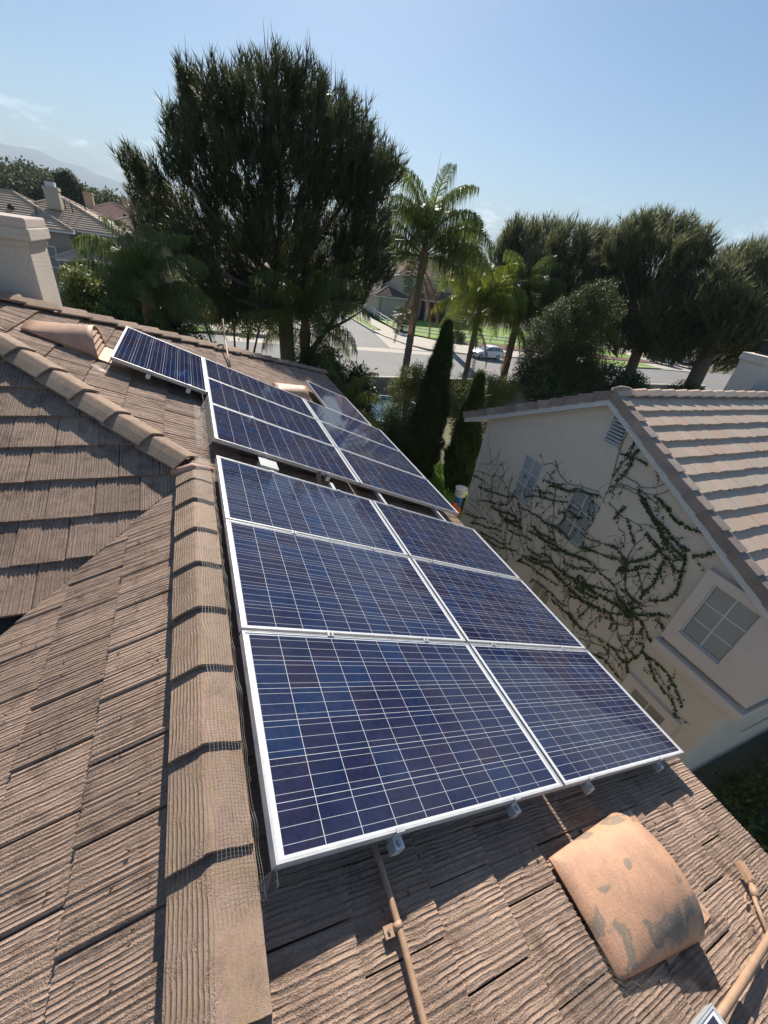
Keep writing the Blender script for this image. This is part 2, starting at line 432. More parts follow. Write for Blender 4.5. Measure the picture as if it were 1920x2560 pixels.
# slope facing the camera
for k in range(-1, 11):
    yb = 5.29 - k*.3327 - .01
    xx = -6.3 + (k % 2)*.15
    while xx < XR + .3:
        o = Vector((xx, yb, ZR + (yb-YJ)*TT))
        inview = xx > -3.4 - max(0, (yb-2))*.25
        if inview and yb < AY+.1:
            put_tile((1, 0, 0), (0, ct, st), (0, -st, ct), o, [((XR, YJ), (-RT2, RT2)), ((XR, YJ), (-RT2, -RT2)), ((0, AY), (0, -1))])
        xx += TW
# far slope, only its strip next to the hip can be seen
for k in range(0, 18):
    yb = YF - k*.3327
    for j in range(3):
        xh = AX + (yb-AY) - j*.3
        put_tile((-1, 0, 0), (0, -ct, st), (0, st, ct), Vector((xh+.1, yb, AZ-(yb-AY)*TT)), [((AX, AY), (-RT2, RT2)), ((0, AY), (0, 1))], ghost=j > 0)
stuffV.obj('roof_tile', M_TILE, roof, kind='stuff')

# --- ridge and hip caps
def cap_mesh(seed, L_=.42, w=.135, dz=None, t=.02, crown=.02):
    r = random.Random(seed); V = []; F = []
    prof = [(-w, -.066), (-w*.75, -.046), (-w*.5, -.026), (-.018, -.002), (-.008, .0005), (.008, .0), (w*.45, -.020), (w*.75, -.040), (w, -.058)]
    n = len(prof)
    for (xx, zz) in prof:
        j = r.uniform(-.003, .003)
        V += [(xx, j, zz+.028), (xx, L_, zz), (xx, j, zz+.028-t), (xx, L_, zz-t)]
    for i in range(n-1):
        a, c = i*4, (i+1)*4
        F += [(a, c, c+1, a+1), (a+2, c+2, c, a), (a+3, c+3, c+2, a+2)]
    e = (n-1)*4
    F += [(2, 0, 1, 3), (e, e+2, e+3, e+1)]
    me = mesh('ridge_tile', V, F, M_CAP)
    return me
CM = [cap_mesh(i) for i in range(3)]
def caps(p0, p1, step, first=0.0, name='ridge_tile', w=None):
    """caps from the low end p0 (butts face p0) to p1"""
    p0, p1 = Vector(p0), Vector(p1); d = (p1-p0); n = int(d.length/step); d.normalize()
    side = d.cross(Vector((0, 0, 1))).normalized(); up = side.cross(d).normalized()
    for i in range(n):
        o = p0 + d*(first + i*step) + side*rnd.uniform(-.006, .006) + up*rnd.uniform(-.002, .003)
        # tilt: butt stands on the cap before
        M = Matrix(((side.x, d.x, up.x, o.x), (side.y, d.y, up.y, o.y), (side.z, d.z, up.z, o.z), (0, 0, 0, 1))) @ Matrix.Rotation(rnd.uniform(-.012, .012), 4, 'Z')
        pcopy(rnd.choice(CM), name, roof, M)
cz = ZR + .118
for yb in (-1.02, -.65, -.29, .105, .47, .845, 1.22, 1.60, 1.96, 2.34):
    M = Matrix.Translation((-.195, yb, cz+rnd.uniform(-.002, .002))) @ Matrix.Rotation(rnd.uniform(-.01, .01), 4, 'Z')
    pcopy(rnd.choice(CM), 'ridge_tile', roof, M)
M = Matrix.Translation((-.195, 2.66, cz-.01)); pcopy(CM[0], 'ridge_tile', roof, M)
caps((XR-.06, YJ+.02, cz+.02), (AX, AY, AZ+.125), .385)
caps((EX+.02, YF+.02, EZ+.115), (AX, AY, AZ+.125), .385, .02)
caps((-6, AY, AZ+.12), (AX, AY, AZ+.12), .38)
# mortar under the end of the hip
b = MB(); b.tube([(-.36, 2.93, ZR+.05), (-.2, 2.86, cz-.0), (-.05, 2.93, ZR+.05)], [.03, .045, .03], 8); b.obj('mortar', M_CLAY, roof, True)

# --- chimney (stucco shaft, stepped cap) astride the hip
def chimney(parent, x0, x1, y0, y1, zb, zt, mat, k=1.0, name='chimney', capm=None):
    b = MB(); b.box((x0, y0, zb), (x1, y1, zt-.28*k)); c = b.obj(name, mat, parent); bevel(c, .012)
    b = MB(); b.box((x0-.02*k, y0-.02*k, zt-.30*k), (x1+.02*k, y1+.02*k, zt-.22*k)); b.box((x0-.06*k, y0-.06*k, zt-.23*k), (x1+.06*k, y1+.06*k, zt-.105*k))
    o = b.obj('moulding', mat, c); bevel(o, .012)
    b = MB(); b.box((x0-.045*k, y0-.045*k, zt-.11*k), (x1+.045*k, y1+.045*k, zt)); o = b.obj('chimney_cap', capm or mat, c); bevel(o, .02)
    return c
M_CAPW = simple('pink_stucco', (.56, .46, .40), .85, .1, 3, 60, .006)
chimney(house, -3.2, -1.80, 6.50, 7.36, -.6, 1.47, M_STUCCO, 1.0, capm=M_CAPW)

# --- clay half round dormer vents on the slope
def roof_vent(xa, xb, u0, u1, h, rim=.0, louvers=True, mat=M_CLAY, flange=True):
    """flat at the upslope end xa, half round mouth at xb facing down the slope"""
    off = DECK + .058; uc = (u0+u1)/2; hw = (u1-u0)/2
    n = 20; b = MB(); rows = 9
    V = []
    for r in range(rows):
        t = r/(rows-1); x = xa + (xb-xa)*t
        hh = h*(t**.8) + .006
        ww = hw*(.76+.24*t)
        for i in range(n+1):
            a = math.pi*i/n
            lean = -.55*hh*math.sin(a)      # mouth leans forward
            q = PP(uc - ww*math.cos(a), x/ct + lean*t, off + hh*math.sin(a))
            V.append(q)
    F = [(r*(n+1)+i, r*(n+1)+i+1, (r+1)*(n+1)+i+1, (r+1)*(n+1)+i) for r in range(rows-1) for i in range(n)]
    # inner skin
    b.add(V, F)
    v = b.obj('roof_vent', mat, house, True)
    bm = bmesh.new(); bm.from_mesh(v.data); bmesh.ops.solidify(bm, geom=bm.faces[:], thickness=.012); bm.to_mesh(v.data); bm.free()
    for p in v.data.polygons: p.use_smooth = True
    if flange:
        b = MB(); s0, s1 = (xb-.30)/ct, (xb+.24)/ct
        Vv = [PP(u0+.0, s0, off-.0), PP(u1-.0, s0, off-.0), PP(u1-.0, s1, off-.004), PP(u0+.02, s1, off-.004)]
        b.add(Vv + [q - Vector((0, 0, .012)) for q in Vv], [(0,1,2,3), (3,2,6,7), (0,3,7,4), (1,0,4,5), (2,1,5,6)]); b.obj('flange', mat, v)
    b = MB(); b.add([PP(uc-hw*.93*math.cos(math.pi*i/12), xb/ct-.10-.55*h*math.sin(math.pi*i/12), off+h*.93*math.sin(math.pi*i/12)) for i in range(13)], [tuple(range(13))]); b.obj('vent_shade_sheet', M_DARK, v)  # near-black sheet in the mouth, stands in for the shade inside the vent
    if louvers:
        for k in range(4):
            hz = h*(.1 + .22*k); w_ = hw*math.sqrt(max(.05, 1-((hz+.03)/h)**2))*.95
            b = MB()
            for (sa, za), (sb, zb_) in (((-.06, .0), (-.005, -.028)),):
                p = [PP(uc-w_, xb/ct-.55*hz+sa, off+hz+.035), PP(uc+w_, xb/ct-.55*hz+sa, off+hz+.035), PP(uc+w_, xb/ct-.55*hz+sb, off+hz+.0), PP(uc-w_, xb/ct-.55*hz+sb, off+hz+.0)]
                b.add(p + [q-Vector((0, 0, .008)) for q in p], [(0,1,2,3), (7,6,5,4), (0,3,7,4), (1,0,4,5), (2,1,5,6), (3,2,6,7)])
            b.obj('louver', mat, v)
    return v
M_CLAYS = simple('clay_stained', (.62, .345, .21), .6, .2, 7, 120, .0025, col2=(.40, .235, .16))
def stained():
    m = M_CLAYS; bs = m.node_tree.nodes['Principled BSDF']; L = m.node_tree.links
    src = bs.inputs['Base Color'].links[0].from_socket
    g = N(m, 'NewGeometry').outputs['Position']
    mp = N(m, 'Mapping'); mp.inputs['Scale'].default_value = (26, 5, 5); mp.inputs['Rotation'].default_value = (0, 0, .5); L.new(g, mp.inputs['Vector'])
    scr = ramp(m, noise(m, mp.outputs[0], 3.0, 5, .7), [(.55, (0, 0, 0)), (.62, (1, 1, 1))])
    zone = ramp(m, noise(m, g, 5.0, 5, .55, .5), [(.545, (0, 0, 0)), (.575, (1, 1, 1))])
    c = mixc(m, mth(m, 'MULTIPLY', zone, .8), src, (.20, .18, .14))
    c = mixc(m, mth(m, 'MULTIPLY', scr, .35), c, (.62, .40, .29))
    L.new(c, bs.inputs['Base Color'])
stained()
roof_vent(1.30, 1.95, -.70, -.165, .215, mat=M_CLAYS)
roof_vent(-1.66, -1.02, 5.02, 5.60, .24)
roof_vent(1.22, 1.84, 6.85, 7.4, .20, louvers=False, flange=False)
# vent pipe, junction box
b = MB(); c0 = PP(3.22, 1.13, -.16); b.tube([c0 - Vector((0,0,.12)), c0 + Vector((0,0,.24))], .024, 14); b.obj('vent_pipe', simple('brown_pipe', (.20, .12, .095), .6), house, True)
b = MB(); b.tube([c0+Vector((0,0,.236)), c0+Vector((0,0,.2445))], .017, 12); b.obj('pipe_mouth', M_DARK, house)
b = MB(); M = frame((0, 1, 0), (-ct, 0, st), (st, 0, ct), PP(3.13, .60, -.14)); b.box((0, 0, 0), (.16, .17, .115), M); jb = b.obj('junction_box', M_GREY, house); bevel(jb, .012)
b = MB(); b.box((-.008, -.008, .115), (.168, .178, .128), M); o = b.obj('lid', M_GREY, jb); bevel(o, .004)
# conduits
def conduit(pts, r, name='conduit', mat=M_RUSTPIPE, n=10):
    b = MB(); b.tube(pts, r, n); return b.obj(name, mat, house, True)
z0 = DECK+.075
c1 = conduit([PP(.9, .46, z0), PP(.2, .455, z0), PP(-.05, .468, z0), PP(-.25, .462, z0+.004), PP(-.42, .452, z0), PP(-.62, .44, z0), PP(-1.1, .43, z0)], .0125)
def strap(p, q, parent, name='clamp'):
    b = MB(); b.tube([PP(p, q, z0), PP(p-.022, q, z0)], .0165, 12); b.obj(name, M_RUSTPIPE, parent, True)
    b = MB(); M = frame((0, 1, 0), (-ct, 0, st), (st, 0, ct), PP(p-.03, q-.005, z0-.016)); b.box((0, 0, 0), (.035, .05, .006), M); b.obj('clamp_foot', M_RUSTPIPE, parent)
    b = MB(); c = PP(p-.012, q-.038, z0-.008); b.tube([c, c + Vector((st*.006, 0, ct*.006))], .006, 6); b.obj('screw', M_GALV, parent)
strap(-.215, .463, c1)
c2 = conduit([PP(-.885, 1.5, z0+.02), PP(-.875, 2.1, z0+.02), PP(-.86, 2.6, z0+.02), PP(-.83, 3.1, z0+.02)], .017)
c3 = conduit([PP(-.69, 2.90, z0+.03), PP(-.75, 2.80, z0+.02), PP(-.86, 2.67, z0+.015)], .013)
b = MB(); b.tube([PP(-.705, 2.88, z0+.03), PP(-.735, 2.83, z0+.026)], .021, 12); b.obj('coupling', M_RUSTPIPE, c3, True)
b = MB(); M = frame(Vector((.55, .83, -.2)).normalized(), Vector((-.8, .55, .35)).normalized(), (st, 0, ct), PP(-.70, 2.925, z0+.005)); b.box((0, 0, 0), (.115, .04, .042), M); cb = b.obj('conduit_body', M_RUSTPIPE, c3); bevel(cb, .008)
b = MB(); b.box((.012, -.004, .01), (.105, .0, .034), M); b.box((.012, .006, .042), (.105, .034, .046), M); o = b.obj('cover_plate', M_CLAY, cb)
b = MB(); b.tube([PP(-.72, 2.8, z0), PP(-.705, 2.77, z0+.012), PP(-.725, 2.74, z0)], .006, 6); b.obj('clip', M_RUSTPIPE, c3)
# tall thin conduit that crosses the far hip
b = MB(); hp = PP(8.2, .47, -.12)
conduit([(0.43, 7.1, -.30), (.44, 7.7, -.25), (.455, 8.25, -.16), (.46, 8.62, -.10), (.46, 8.75, .17)], .016)

# grit, twigs and seed husks lying on the near tiles
n = 260; g_ = np.random.default_rng(77); P = []
for i in range(n):
    if g_.random() < .5: x = g_.uniform(.3, 3.1); y = g_.uniform(-1.1, -.05); P.append((x, y, DECK/ct - x*TT + .062))
    else: x = g_.uniform(-1.3, -.38); y = g_.uniform(-.6, 2.2); P.append((x, y, ZR - (XR-x)*TT + .062))
scatter('roof_grit', [(-.004, 0, 0), (.004, 0, 0), (0, .012, .002), (0, .004, .004)], [(0, 1, 3), (1, 2, 3), (2, 0, 3), (0, 2, 1)], np.array(P), rotmats(g_.uniform(0, 6.28, n), g_.uniform(0, .3, n), g_.uniform(0, 6.28, n)), g_.uniform(.4, 1.8, n), simple('dry_grit', (.20, .14, .09), .9, .4, 40, bumpd=0), kind='stuff')['label'] = 'dry grit and seed husks on the near roof tiles'
# ================================================================ solar panels
PL, PW, PG = 1.65, .992, .02
def panel_meshes():
    H = .040; w = .0115
    fr = MB()
    # frame: top flange with an inner step, four bars butted
    def bar(x0, x1, y0, y1):
        fr.box((x0, y0, -H), (x1, y1, 0))
    bar(0, PL, 0, w); bar(0, PL, PW-w, PW); bar(0, w, w, PW-w); bar(PL-w, PL, w, PW-w)
    # raised outer lip
    for a in ((0, PL, 0, .003), (0, PL, PW-.003, PW), (0, .003, .003, PW-.003), (PL-.003, PL, .003, PW-.003)):
        fr.box((a[0], a[2], 0), (a[1], a[3], .0016))
    me = bpy.data.meshes.new('frame'); me.from_pydata(fr.V, [], fr.F); me.materials.append(M_ALU); me.update()
    bk = mesh('backsheet', [(w, w, -.0035), (PL-w, w, -.0035), (PL-w, PW-w, -.0035), (w, PW-w, -.0035), (w, w, -.008), (PL-w, w, -.008), (PL-w, PW-w, -.008), (w, PW-w, -.008)], [(0,1,2,3), (7,6,5,4)], M_BACK)
    c = .0780; z = .0004
    ce = mesh('cell', [(-c, -c, z), (c, -c, z), (c, c, z), (-c, c, z), (-c, -c, 0), (c, -c, 0), (c, c, 0), (-c, c, 0)], [(0,1,2,3), (0,4,5,1), (1,5,6,2), (2,6,7,3), (3,7,4,0)], M_CELL)
    return me, bk, ce
FRM, BKM, CEM = panel_meshes()
def solar_panel(u, s, label, rot=False, off=0.0):
    """u, s = near upslope corner; long side down the slope unless rot"""
    a = Vector((ct, 0, -st)); bvec = Vector((0, 1, 0)); n = Vector((st, 0, ct))
    o = PP(u, s, off)
    if rot:   # long side along the ridge
        X, Y = bvec, -a; o = PP(u, s+PW, off)
    else: X, Y = a, bvec
    M = frame(X, Y, n, o)
    t = thing('solar_panel', label, 'solar panel', o, 'blue polycrystalline solar panels on the brown tile roof')
    pcopy(FRM, 'frame', t, M)
    bk = pcopy(BKM, 'backsheet', t, M)
    mx, my, p = (PL-10*.1585)/2, (PW-6*.1585)/2, .1585
    for i in range(10):
        for j in range(6):
            pcopy(CEM, 'cell', t, M @ Matrix.Translation((mx+p*(i+.5), my+p*(j+.5), -.0034)))
    return t
rows = ('nearest row', 'middle row', 'far row')
for r in range(3):
    for c in range(2):
        side = ('ridge side', 'eave side')[c]
        solar_panel(r*(PW+PG), c*(PL+PG), 'solar panel of the lower array, %s, %s' % (rows[r], side if c else 'beside the ridge tiles and wire mesh'))
U0 = 3.405
for r in range(3):
    for c in range(2):
        side = ('column by the hip', 'column by the eave')[c]
        solar_panel(U0 + r*(PW+PG), .01 + c*(PL+PG), 'solar panel of the upper array, %s, %s' % (rows[r], side))
solar_panel(U0+3*PW+2*PG-PL, .01-PW-.008, 'single solar panel turned lengthwise at the top left beside the clay dormer vent', True)
solar_panel(6.47, 2.145, 'single solar panel turned lengthwise at the far eave end beyond the metal vent', True)
solar_panel(-.82-PW, .012, 'solar panel corner at the bottom right of the photo beside the conduit')

# rails, feet and clamps: one racking thing per rail
def rail(u0, u1, s, label, clamps=(), feet=(), ends=()):
    t = thing('mounting_rail', label, 'mounting rail', PP(u0, s, -.06), 'aluminium rails under the solar panels')
    a = Vector((ct, 0, -st)); M = frame(a, (0, 1, 0), (st, 0, ct), PP(0, s, 0))
    b = MB(); b.box((-.019, u0, -.082), (.019, u1, -.042), M); b.obj('rail', M_ALU, t)
    for u in clamps:      # mid clamps between two panels
        b = MB(); b.box((-.019, u-.0085, -.03), (.019, u+.0085, .001), M); b.box((-.019, u-.017, .0017), (.019, u+.017, .005), M); c = b.obj('mid_clamp', M_ALU, t)
        b = MB(); b.tube([M @ Vector((0, u, .005)), M @ Vector((0, u, .013))], .0065, 6); b.obj('bolt', M_GALV, c)
    for u, sg in ends:
        b = MB(); y0, y1 = sorted((u-sg*.012, u+sg*.004)); b.box((-.02, y0, .0017), (.02, y1+.012 if sg < 0 else y1, .005), M) if False else b.box((-.02, min(u-sg*.0, u+sg*.012), .0017), (.02, max(u, u+sg*.012), .005), M)
        y0, y1 = sorted((u - sg*.005, u - sg*.001)); b.box((-.02, y0, -.042), (.02, y1, .005), M)
        y0, y1 = sorted((u - sg*.045, u - sg*.005)); b.box((-.022, y0, -.040), (.022, y1, -.034), M); b.box((-.022, y0, -.084), (.022, y1, -.040), M)
        c = b.obj('end_clamp', M_ALU, t)
        b = MB(); p = (y0+y1)/2; b.tube([M @ Vector((0, p, -.034)), M @ Vector((0, p, -.024))], .009, 6); b.tube([M @ Vector((0, p, -.034)), M @ Vector((0, p, -.031))], .013, 12); b.obj('bolt', M_GALV, c)
    for u in feet:
        b = MB(); b.box((-.025, u-.03, -.155), (.025, u+.03, -.148), M); b.box((-.025, u-.004, -.15), (-.019, u+.004, -.05), M); b.obj('foot', M_GALV, t)
    return t
k1, k2 = PW+PG/2, 2*PW+1.5*PG
for s, w in ((.51, 'ridge panels, upslope one'), (1.245, 'ridge panels, downslope one'), (1.94, 'eave panels, upslope one'), (2.90, 'eave panels, downslope one')):
    rail(-.03, U0-.15 if s < 1.5 else U0+.2, s, 'silver rail under the lower array, ' + w, (k1, k2), (.3, 1.6, 2.8), ((0, 1), (3*PW+2*PG, -1)))
for s, w in ((.51, 'ridge panels, upslope one'), (1.245, 'ridge panels, downslope one'), (1.88, 'eave panels, upslope one'), (2.96, 'eave panels, downslope one')):
    rail(U0+(.21 if s > 1.5 else -.03), U0+3.05, s, 'silver rail under the upper array, ' + w, (U0+k1, U0+k2), (U0+.3, U0+2.5), ((U0, 1),) if s < 1.5 else ())
def rail_s(u, s0, s1, label):
    t = thing('mounting_rail', label, 'mounting rail', PP(u, s0, -.06), 'aluminium rails under the solar panels')
    M = frame(Vector((ct, 0, -st)), (0, 1, 0), (st, 0, ct), PP(u, 0, 0))
    b = MB(); b.box((s0, -.019, -.082), (s1, .019, -.042), M); b.obj('rail', M_ALU, t)
    return t
UL = U0+3*PW+2*PG-PL
for q, w in ((.62, 'nearer end'), (1.15, 'farther end')):
    pass
for s, w in ((-.62, 'middle'), (-.20, 'lower edge')):
    rail(UL-.03, UL+PL, s, 'silver rail under the lengthwise top left panel, ' + w, (), (), ((UL, 1),))

# bird-proof wire mesh round the arrays
def wire_net(label, fn, nu, nv, w=.0010, mat=M_WIRE, group='wire mesh skirts round the solar panels', loc=None, skip=0.0):
    V = []; F = []
    g = [[fn(i/nu, j/nv) for j in range(nv+1)] for i in range(nu+1)]
    def seg(p, q, hint):
        d = (q-p); ln = d.length
        if ln < 1e-5: return
        d /= ln; sd = d.cross(hint); 
        if sd.length < 1e-4: sd = d.orthogonal()
        sd = sd.normalized()*w*.5; n = len(V)
        V.extend((p-sd, p+sd, q+sd, q-sd)); F.append((n, n+1, n+2, n+3))
    for i in range(nu+1):
        for j in range(nv+1):
            p = g[i][j]; hint = (CAM-p).normalized()
            hint = Vector((st, -.4, ct)).normalized()
            if i < nu and not rnd.random() < skip: seg(p, g[i+1][j], hint)
            if j < nv and not rnd.random() < skip: seg(p, g[i][j+1], hint)
    t = thing('wire_mesh', label, 'wire mesh', loc or g[0][0], group)
    me = mesh('mesh_wires', V, F, mat); o = link('mesh_wires', me, t); o['kind'] = 'stuff'
    return t
def wob(a, b, s=1.0): return math.sin(a*9.1+b*3.3)*.5 + math.sin(a*23.7+1.3+b*5)*.3 + math.sin(a*47.1)*.2
def prof(pts, v):      # piecewise linear profile by fraction of length
    L_ = [0]
    for a, b_ in zip(pts, pts[1:]): L_.append(L_[-1] + math.dist(a, b_))
    t = v*L_[-1]
    for i in range(len(pts)-1):
        if t <= L_[i+1] or i == len(pts)-2:
            k = (t-L_[i])/max(1e-6, L_[i+1]-L_[i]); return tuple(pts[i][m]+(pts[i+1][m]-pts[i][m])*k for m in range(2))
zc = ZR + .118
def net_left(a, v):
    y = -.05 + a*3.1; r = wob(y, v)
    x, z = prof([(-.001, -.012), (-.012-.006*r, -.062), (-.03, -.125), (-.075, zc+.004-.028), (-.13, zc+.026-.004), (-.172-.01*r, zc+.034)], v)
    bl = math.sin(v*3.14)
    return Vector((x + .012*r*bl, y, z + .008*abs(r)*bl + .004))
wire_net('long wire mesh skirt between ridge tiles and lower array', net_left, 250, 22)
def net_front(a, v):
    s = a*3.3; r = wob(s, v); p = prof([(0, -.03), (-.01, -.09), (-.05, -.15), (-.09, -.148)], v)
    return PP(p[0]+.01*r*v, s, p[1] + .004*r)
wire_net('sagging wire mesh hanging under the lower array near edge', net_front, 200, 12)
def net_corner(a, v):
    ang = a*math.pi/2; R_ = prof([(0.0, -.02), (.02, -.08), (.05, -.13), (.10, -.14)], v)
    return PP(-R_[0]*math.sin(ang) - .012*math.sin(a*9)*v, -R_[0]*math.cos(ang), R_[1] + .012*math.sin(a*13)*v)
wire_net('crumpled wire mesh at the near left panel corner', net_corner, 22, 16)
def net_up(a, v):
    u = U0 + a*(UL-U0-.02); r = wob(u, v); p = prof([(0, -.01), (-.02, -.08), (-.05, -.14), (-.12, -.143)], v)
    return PP(u, .01 + p[0] - .01*abs(r)*v, p[1])
wire_net('wire mesh skirt along the upslope edge of the upper array', net_up, 100, 16)
def net_tl(a, v):
    s = .0 - PW + a*PW; p = prof([(0, 0), (-.003, -.045)], v); return PP(UL-.004+p[0], s, p[1]-.001)
wire_net('fine wire mesh on the near side of the top left panel', net_tl, 90, 5, .0016)
def net_ub(a, v):
    s = .01 + a*3.3; p = prof([(0, 0), (-.004, -.05)], v); return PP(U0-.004+p[0], s, p[1]-.001)
wire_net('fine wire mesh on the near side of the upper array', net_ub, 250, 5, .0014)
def net_tl2(a, v):
    ang = a*math.pi/2; R_ = prof([(0.0, -.01), (.02, -.08), (.08, -.14), (.15, -.142)], v)
    return PP(UL - R_[0]*math.cos(ang), .01-PW - R_[0]*math.sin(ang) - .01*math.sin(a*11)*v, R_[1])
wire_net('frayed wire mesh at the outer corner of the top left panel', net_tl2, 26, 16)
def net_br(a, v):
    u = -.86 + a*.35; s = 1.1 + v*.75
    return PP(u + .02*wob(s*3, a), s, -.143 + .012*abs(wob(a*4, s*4)))
wire_net('flat wire mesh lying on tiles at the bottom right', net_br, 26, 56)
# ================================================================ neighbour's house on the right
M_NST = simple('neighbour_stucco', (.73, .66, .56), .92, .10, .9, 60, .012, col2=(.64, .56, .46), bstr=.8)
M_BAND = simple('neighbour_trim_stucco', (.70, .61, .53), .9, .07, 2, 60, .006)
def flat_tile_mat():
    m, bs, L = new_mat('flat_tile'); g = N(m, 'NewGeometry').outputs['Position']; oi = N(m, 'ObjectInfo').outputs['Random']
    c = ramp(m, oi, [(0, (.60, .385, .28)), (.35, (.56, .42, .32)), (.6, (.50, .42, .33)), (1, (.64, .46, .36))])
    mp = N(m, 'Mapping'); mp.inputs['Scale'].default_value = (26, 1.6, 1.6); L.new(g, mp.inputs['Vector'])
    c = mixc(m, ramp(m, noise(m, mp.outputs[0], 1.5, 5, .7), [(.45, (0, 0, 0)), (.7, (.6, .6, .6))]), c, (.45, .40, .32))
    c = mixc(m, ramp(m, noise(m, g, 30, 4, .7), [(.4, (0, 0, 0)), (.75, (.3, .3, .3))]), c, (.25, .17, .13))
    L.new(c, bs.inputs['Base Color']); bs.inputs['Roughness'].default_value = .85
    bump(m, noise(m, mp.outputs[0], 3, 4), .4, .004, bs); return m
M_FT = flat_tile_mat()
M_RAKE = simple('rake_tile', (.38, .29, .235), .85, .2, 3, 50, .004, rnd_obj=.45, col2=(.22, .19, .18))
NT = .468; NY = 4.83; NX = 7.2; RX = 7.02
nb = thing('neighbour_house', 'beige stucco gabled house next door with ivy on its wall', 'house', (12, 4.8, -7))
def nz(y): return -abs(y-NY)*NT      # roof deck plane height
WB, WF = 8.35, .62
b = MB()
top = [(NX, y, nz(y)-.19) for y in (WB, NY, WF)]
wallp = [(NX, WF, -7), (NX, WB, -7), top[0], top[1], top[2]]
b.add(wallp + [(x+10, y, z) for x, y, z in wallp], [(0,1,2,3,4)[::-1], (0,4,9,5), (1,6,7,2), (5,9,8,7,6)])
wall = b.obj('wall', M_NST, nb)
# roof underlay
b = MB()
b.add([(RX, NY, -.02), (RX+11, NY, -.02), (RX+11, -.3, nz(-.3)-.02), (RX, -.3, nz(-.3)-.02), (RX, 9.15, nz(9.15)-.02), (RX+11, 9.15, nz(9.15)-.02)], [(0, 3, 2, 1), (0, 1, 5, 4)])
nroof = b.obj('roof', M_UNDER, nb)
b = MB()    # soffit + barge boards + fascia
for y1 in (9.15, -.3):
    p = [(RX, NY), (RX, y1)]
    za, zb_ = -.03, nz(y1)-.03
    x0, x1 = RX-.035, RX+.0
    V = [(x0, NY, za), (x0, y1, zb_), (x0, y1, zb_-.17), (x0, NY, za-.17), (x1, NY, za), (x1, y1, zb_), (x1, y1, zb_-.17), (x1, NY, za-.17)]
    b = MB(); b.add(V, [(0,1,2,3), (7,6,5,4), (0,4,5,1), (3,2,6,7), (1,5,6,2)]); b.obj('barge_board', M_TRIM, nb)
    b = MB(); b.quad((RX, NY, za-.14), (RX, y1, zb_-.14), (NX+.0, y1, zb_-.14), (NX+.0, NY, za-.14)); b.obj('soffit', M_TRIM, nb)
b = MB(); b.box((RX, 9.15, nz(9.15)-.2), (RX+11, 9.18, nz(9.15)-.02)); b.obj('fascia', M_TRIM, nb)
# flat roof tiles: shared mesh, 12 faces
nth = math.atan(NT); nc, ns = math.cos(nth), math.sin(nth)
def ft(seed):
    r = random.Random(seed); w = .326; V = []; n = 4
    for i in range(n+1):
        x = w*i/n; j = r.uniform(-.012, .012)
        V += [(x, j, .082), (x, .42, .030), (x, j, .034)]
    F = []
    for i in range(n):
        a, c = i*3, (i+1)*3; F += [(a, c, c+1, a+1), (a+2, c+2, c, a)]
    V += [(0, .42, 0), (w, .42, 0)]; e = n*3; k = len(V)-2
    F += [(0, 1, k, 2), (e+1, e, e+2, k+1)]
    return mesh('flat_tile', V, F, M_FT)
FTM = [ft(i) for i in range(5)]
gb = MB(); ntile = 0
step = .33
for k in range(0, 15):
    yb = NY - .10 - (k+1)*step + .0
    for j in range(-1, 24):
        x = RX + .32 + j*.33 + (k % 2)*.165 - .165
        if j < 0:
            if k % 2 == 0: continue
            x = RX + .150
        o = Vector((x, yb, nz(yb)-.01))
        M = frame((1, 0, 0), (0, nc, ns), (0, -ns, nc), o) @ Matrix.Rotation(rnd.uniform(-.006, .006), 4, 'Z') @ Matrix.Translation((0, rnd.uniform(-.008, .008), rnd.uniform(0, .003)))
        if x > 14.5: continue
        ntile += 1; pcopy(rnd.choice(FTM), 'flat_tile', nroof, M)
# the far slope is seen edge on only: one row by the rake
# ridge caps along +x
def rcap(seed, L_=.45, w=.15, m=None):
    r = random.Random(seed); V = []; F = []
    pr_ = [(-w, -.07), (-.03, -.004), (.03, -.004), (w, -.07)]
    for x, z in pr_: V += [(x, 0, z+.03), (x, L_, z), (x, 0, z+.008), (x, L_, z-.02)]
    for i in range(3): a, c = i*4, i*4+4; F += [(a, c, c+1, a+1), (a+2, c+2, c, a), (a+3, c+3, c+2, a+2)]
    F += [(2, 0, 1, 3), (12, 14, 15, 13)]
    return mesh('ridge_tile', V, F, m or M_FT)
RC = [rcap(1), rcap(2, w=.145)]
for i in range(18):
    o = Vector((RX + .42 + i*.41, NY, .10)); pcopy(rnd.choice(RC), 'ridge_tile', nroof, Matrix(((0, -1, 0, o.x), (1, 0, 0, o.y), (0, 0, 1, o.z), (0, 0, 0, 1))))
# rake tiles: an L over the edge: top wing on the roof, side wing down over the barge board
def rake(sign):
    w, d, L_ = .20, .135, .40
    V = [(0, 0, .045), (w, 0, .045), (w, L_, .012), (0, L_, .012), (0, 0, -d+.0), (0, L_, -d-.02), (w, 0, .020), (.02, 0, .020), (.02, 0, -d)]
    F = [(0, 1, 2, 3), (0, 3, 5, 4), (1, 0, 7, 6), (0, 4, 8, 7)]
    if sign < 0: F = [f[::-1] for f in F]
    return mesh('rake_tile', V, F, M_RAKE)
RKR = rake(1)
for i in range(15):
    yb = NY - .05 - (i+1)*.337
    o = Vector((RX-.055, yb, nz(yb)+.075)); M = frame((1, 0, 0), (0, nc, ns), (0, -ns, nc), o) @ Matrix.Translation((rnd.uniform(-.004, .004), 0, rnd.uniform(-.003, .003)))
    pcopy(RKR, 'rake_tile', nroof, M)
RKL = rake(-1)
for i in range(13):
    yb = NY + .05 + (i+1)*.337
    o = Vector((RX-.055, yb, nz(yb)+.075)); M = frame((1, 0, 0), (0, -nc, ns), (0, ns, nc), o)
    pcopy(RKL, 'rake_tile', nroof, M)
